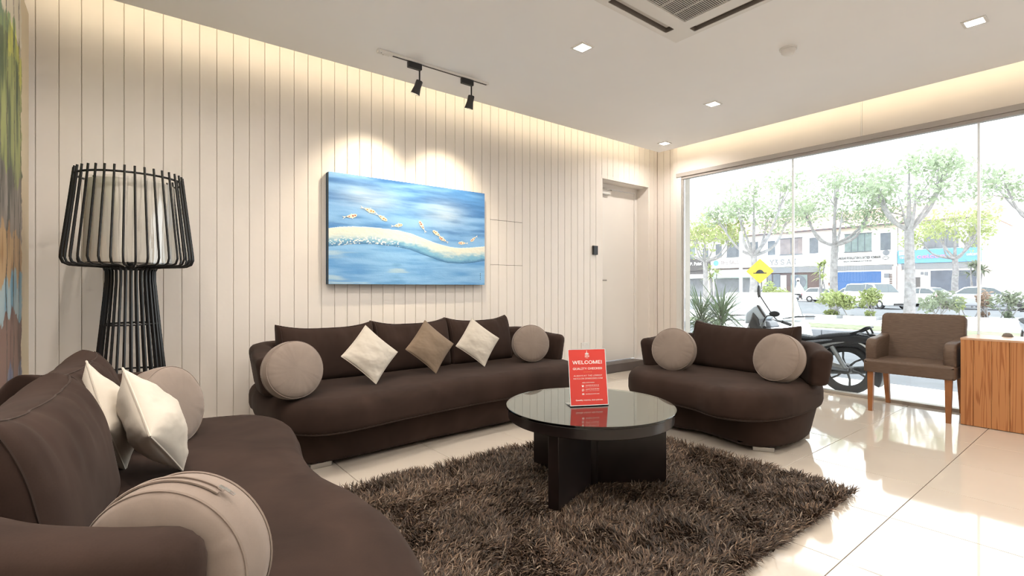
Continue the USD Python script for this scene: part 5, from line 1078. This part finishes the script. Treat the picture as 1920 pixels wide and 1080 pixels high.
profile(t, 'cowl_trim', [(2.985, .868), (2.955, .868), (2.875, .745), (2.865, .705), (2.895, .73)], BX - .10, .02, 'bike_black', .006)
profile(t, 'handlebar_cover', [(3.03, .70), (2.93, .70), (2.83, .665), (2.80, .60), (2.95, .58), (3.05, .63)], BX, .13, 'bike_grey', .03)
hb = part(t, 'handlebar', tube(spline([(BX - .34, 2.78, .62), (BX - .22, 2.84, .66), (BX, 2.90, .68), (BX + .22, 2.84, .66), (BX + .34, 2.78, .62)], 24), .012, 8), 'black_plastic', 50)
for s in (-1, 1): part(hb, 'grip', tube([(BX + s * .24, 2.832, .655), (BX + s * .35, 2.775, .615)], .020, 9), 'black_plastic', 50); part(hb, 'lever', tube([(BX + s * .20, 2.87, .66), (BX + s * .34, 2.83, .63)], .006, 6), 'alloy', 50)
for s, mp in ((-1, (BX - .26, 2.70, .775)), (1, (BX + .24, 3.12, 1.035))):
    q = arr(lathe([(0, -.016), (.030, -.012), (.036, 0), (.034, .006), (0, .007)], 22, 'y'))
    q = trimesh.Trimesh(q.vertices * ((1.6, 1, .95) if s < 0 else (1.0, 1, 2.3)), q.faces, process=False)
    if s < 0: q = rot(q, -.95, (0, 0, 1))
    m = part(t, 'mirror', move(q, mp), 'black_plastic', 40)
    part(m, 'stalk', tube(spline([(BX + s * .20, 2.86, .665), (BX + s * .22, 2.84 + (.10 if s > 0 else -.03), .74), (mp[0], mp[1] + .01, mp[2] - .02)], 12), .007, 6), 'black_plastic', 50)
def small_bike(label, loc, yaw, mat):
    t = thing('motorcycle', label, 'motorcycle', loc, yaw, 'motorcycles'); M = lambda m: m
    for x in (-.62, .62):
        w = part(t, 'wheel', move(lathe([(.20, -.04), (.27, -.04), (.285, 0), (.27, .04), (.20, .04), (.20, -.04)], 24, 'y'), (x, 0, .285)), 'tyre', 40, True); part(w, 'rim', move(lathe([(0, -.03), (.19, -.015), (.20, 0), (.19, .015), (0, .03)], 16, 'y'), (x, 0, .285)), 'alloy', 40, True)
    for nm, pts, hw, mt in (('body', [(-.75, .70), (-.6, .55), (-.1, .35), (.3, .35), (.5, .75), (.42, .95), (.35, .90), (.2, .50), (-.1, .62)], .12, mat), ('seat', [(-.78, .76), (-.72, .70), (-.05, .62), (.1, .66), (-.1, .74), (-.5, .80)], .12, 'bike_seat'), ('engine', [(-.15, .2), (.2, .2), (.28, .42), (-.1, .45)], .11, 'engine'), ('front_cowl', [(.42, .95), (.55, .92), (.60, .75), (.45, .62)], .11, mat)):
        m = slab(Polygon(pts).buffer(-.005).buffer(.005), -hw, hw, .03, .03, .08); v = m.vertices; part(t, nm, trimesh.Trimesh(np.c_[v[:, 0], v[:, 2], v[:, 1]], m.faces[:, ::-1], process=False), mt, 40, True)
    part(t, 'fork', cat(tube([(.62, .07, .285), (.45, .07, .85)], .018, 7), tube([(.62, -.07, .285), (.45, -.07, .85)], .018, 7)), 'alloy', 50, True)
    part(t, 'handlebar', tube([(.30, -.34, .98), (.42, -.12, 1.0), (.42, .12, 1.0), (.30, .34, .98)], .014, 7), 'black_plastic', 50, True)
    for s in (-1, 1): part(t, 'mirror', move(lathe([(0, 0), (.045, 0), (.045, .02), (0, .02)], 14, 'x'), (.33, s * .36, 1.12)), 'black_plastic', 40, True)
small_bike('dark motorbike standing in front of the poster across the street', (55.5, 21.9, -.30), -PI / 2 + .5, 'bike_black')
small_bike('blue motorbike cut off by the right edge of the photo', (17.0, 1.60, -.45), PI + .35, 'bike_grey')
# ---- a pedestrian far across the street
PXx, PYy = 58.6, 20.55
t = thing('person', 'person in a white shirt and dark trousers standing by the blue shutter', 'person', (PXx, PYy, -.12))
from manifold3d import Manifold
def ball(p, r): m = icosphere(2, r); m.apply_translation(p); return np.asarray(m.vertices)
def bone(a, b, ra, rb): m = trimesh.convex.convex_hull(np.vstack([ball(a, ra), ball(b, rb)])); return m
b0 = np.array([PXx, PYy, -.12])
J = lambda x, y, z: b0 + (x, y, z)
bones = [bone(J(0, -.09, .90), J(0, -.10, .48), .085, .058), bone(J(0, -.10, .48), J(.02, -.10, .08), .056, .042), bone(J(.02, -.10, .05), J(-.13, -.11, .035), .04, .032),
         bone(J(0, .09, .90), J(0, .10, .48), .085, .058), bone(J(0, .10, .48), J(.02, .10, .08), .056, .042), bone(J(.02, .10, .05), J(-.13, .11, .035), .04, .032)]
torso = [bone(J(0, 0, .95), J(0, 0, 1.2), .135, .13), bone(J(0, -.13, 1.34), J(0, .13, 1.34), .07, .07), bone(J(0, 0, 1.2), J(0, -.13, 1.34), .12, .07), bone(J(0, 0, 1.2), J(0, .13, 1.34), .12, .07)]
arms = [bone(J(0, s * .18, 1.36), J(-.01, s * .22, 1.08), .05, .04) for s in (-1, 1)]
fore = [bone(J(-.01, s * .22, 1.08), J(-.07, s * .21, .85), .038, .028) for s in (-1, 1)]
hands = [bone(J(-.075, s * .21, .83), J(-.085, s * .205, .75), .026, .02) for s in (-1, 1)] + [bone(J(-.085, s * .205 + k * .014, .76), J(-.10, s * .20 + k * .014, .675 + .01 * abs(k)), .009, .007) for s in (-1, 1) for k in (-1.5, -.5, .5, 1.5)] + [bone(J(-.09, s * .19, .81), J(-.115, s * .18, .75), .010, .008) for s in (-1, 1)]
head = [bone(J(0, 0, 1.40), J(0, 0, 1.52), .05, .05), bone(J(0, 0, 1.64), J(-.025, 0, 1.56), .095, .06), bone(J(-.10, 0, 1.60), J(-.085, 0, 1.62), .014, .012), bone(J(0, -.095, 1.60), J(0, .095, 1.60), .02, .02)]
def union(ms):
    ms = [Manifold.hull_points(np.asarray(m.vertices, float)) for m in ms]; o = ms[0]
    for m in ms[1:]: o = o + m
    return o
part(t, 'body', union(bones + torso + arms + fore + hands + head), 'skin', 60)
part(t, 'shirt', union([bone(J(0, 0, .93), J(0, 0, 1.2), .15, .145), bone(J(0, -.13, 1.35), J(0, .13, 1.35), .08, .08), bone(J(0, 0, 1.2), J(0, -.13, 1.34), .135, .08), bone(J(0, 0, 1.2), J(0, .13, 1.34), .135, .08)] + [bone(J(0, s * .18, 1.36), J(-.005, s * .21, 1.18), .062, .055) for s in (-1, 1)]), 'shirt', 60)
part(t, 'trousers', union([bone(J(0, s * .08, .93), J(0, s * .10, .48), .10, .072) for s in (-1, 1)] + [bone(J(0, s * .10, .48), J(.02, s * .10, .10), .070, .06) for s in (-1, 1)]), 'trousers', 60)
part(t, 'hair', union([bone(J(.012, 0, 1.665), J(.035, 0, 1.60), .098, .075)]), 'hair_dark', 60)
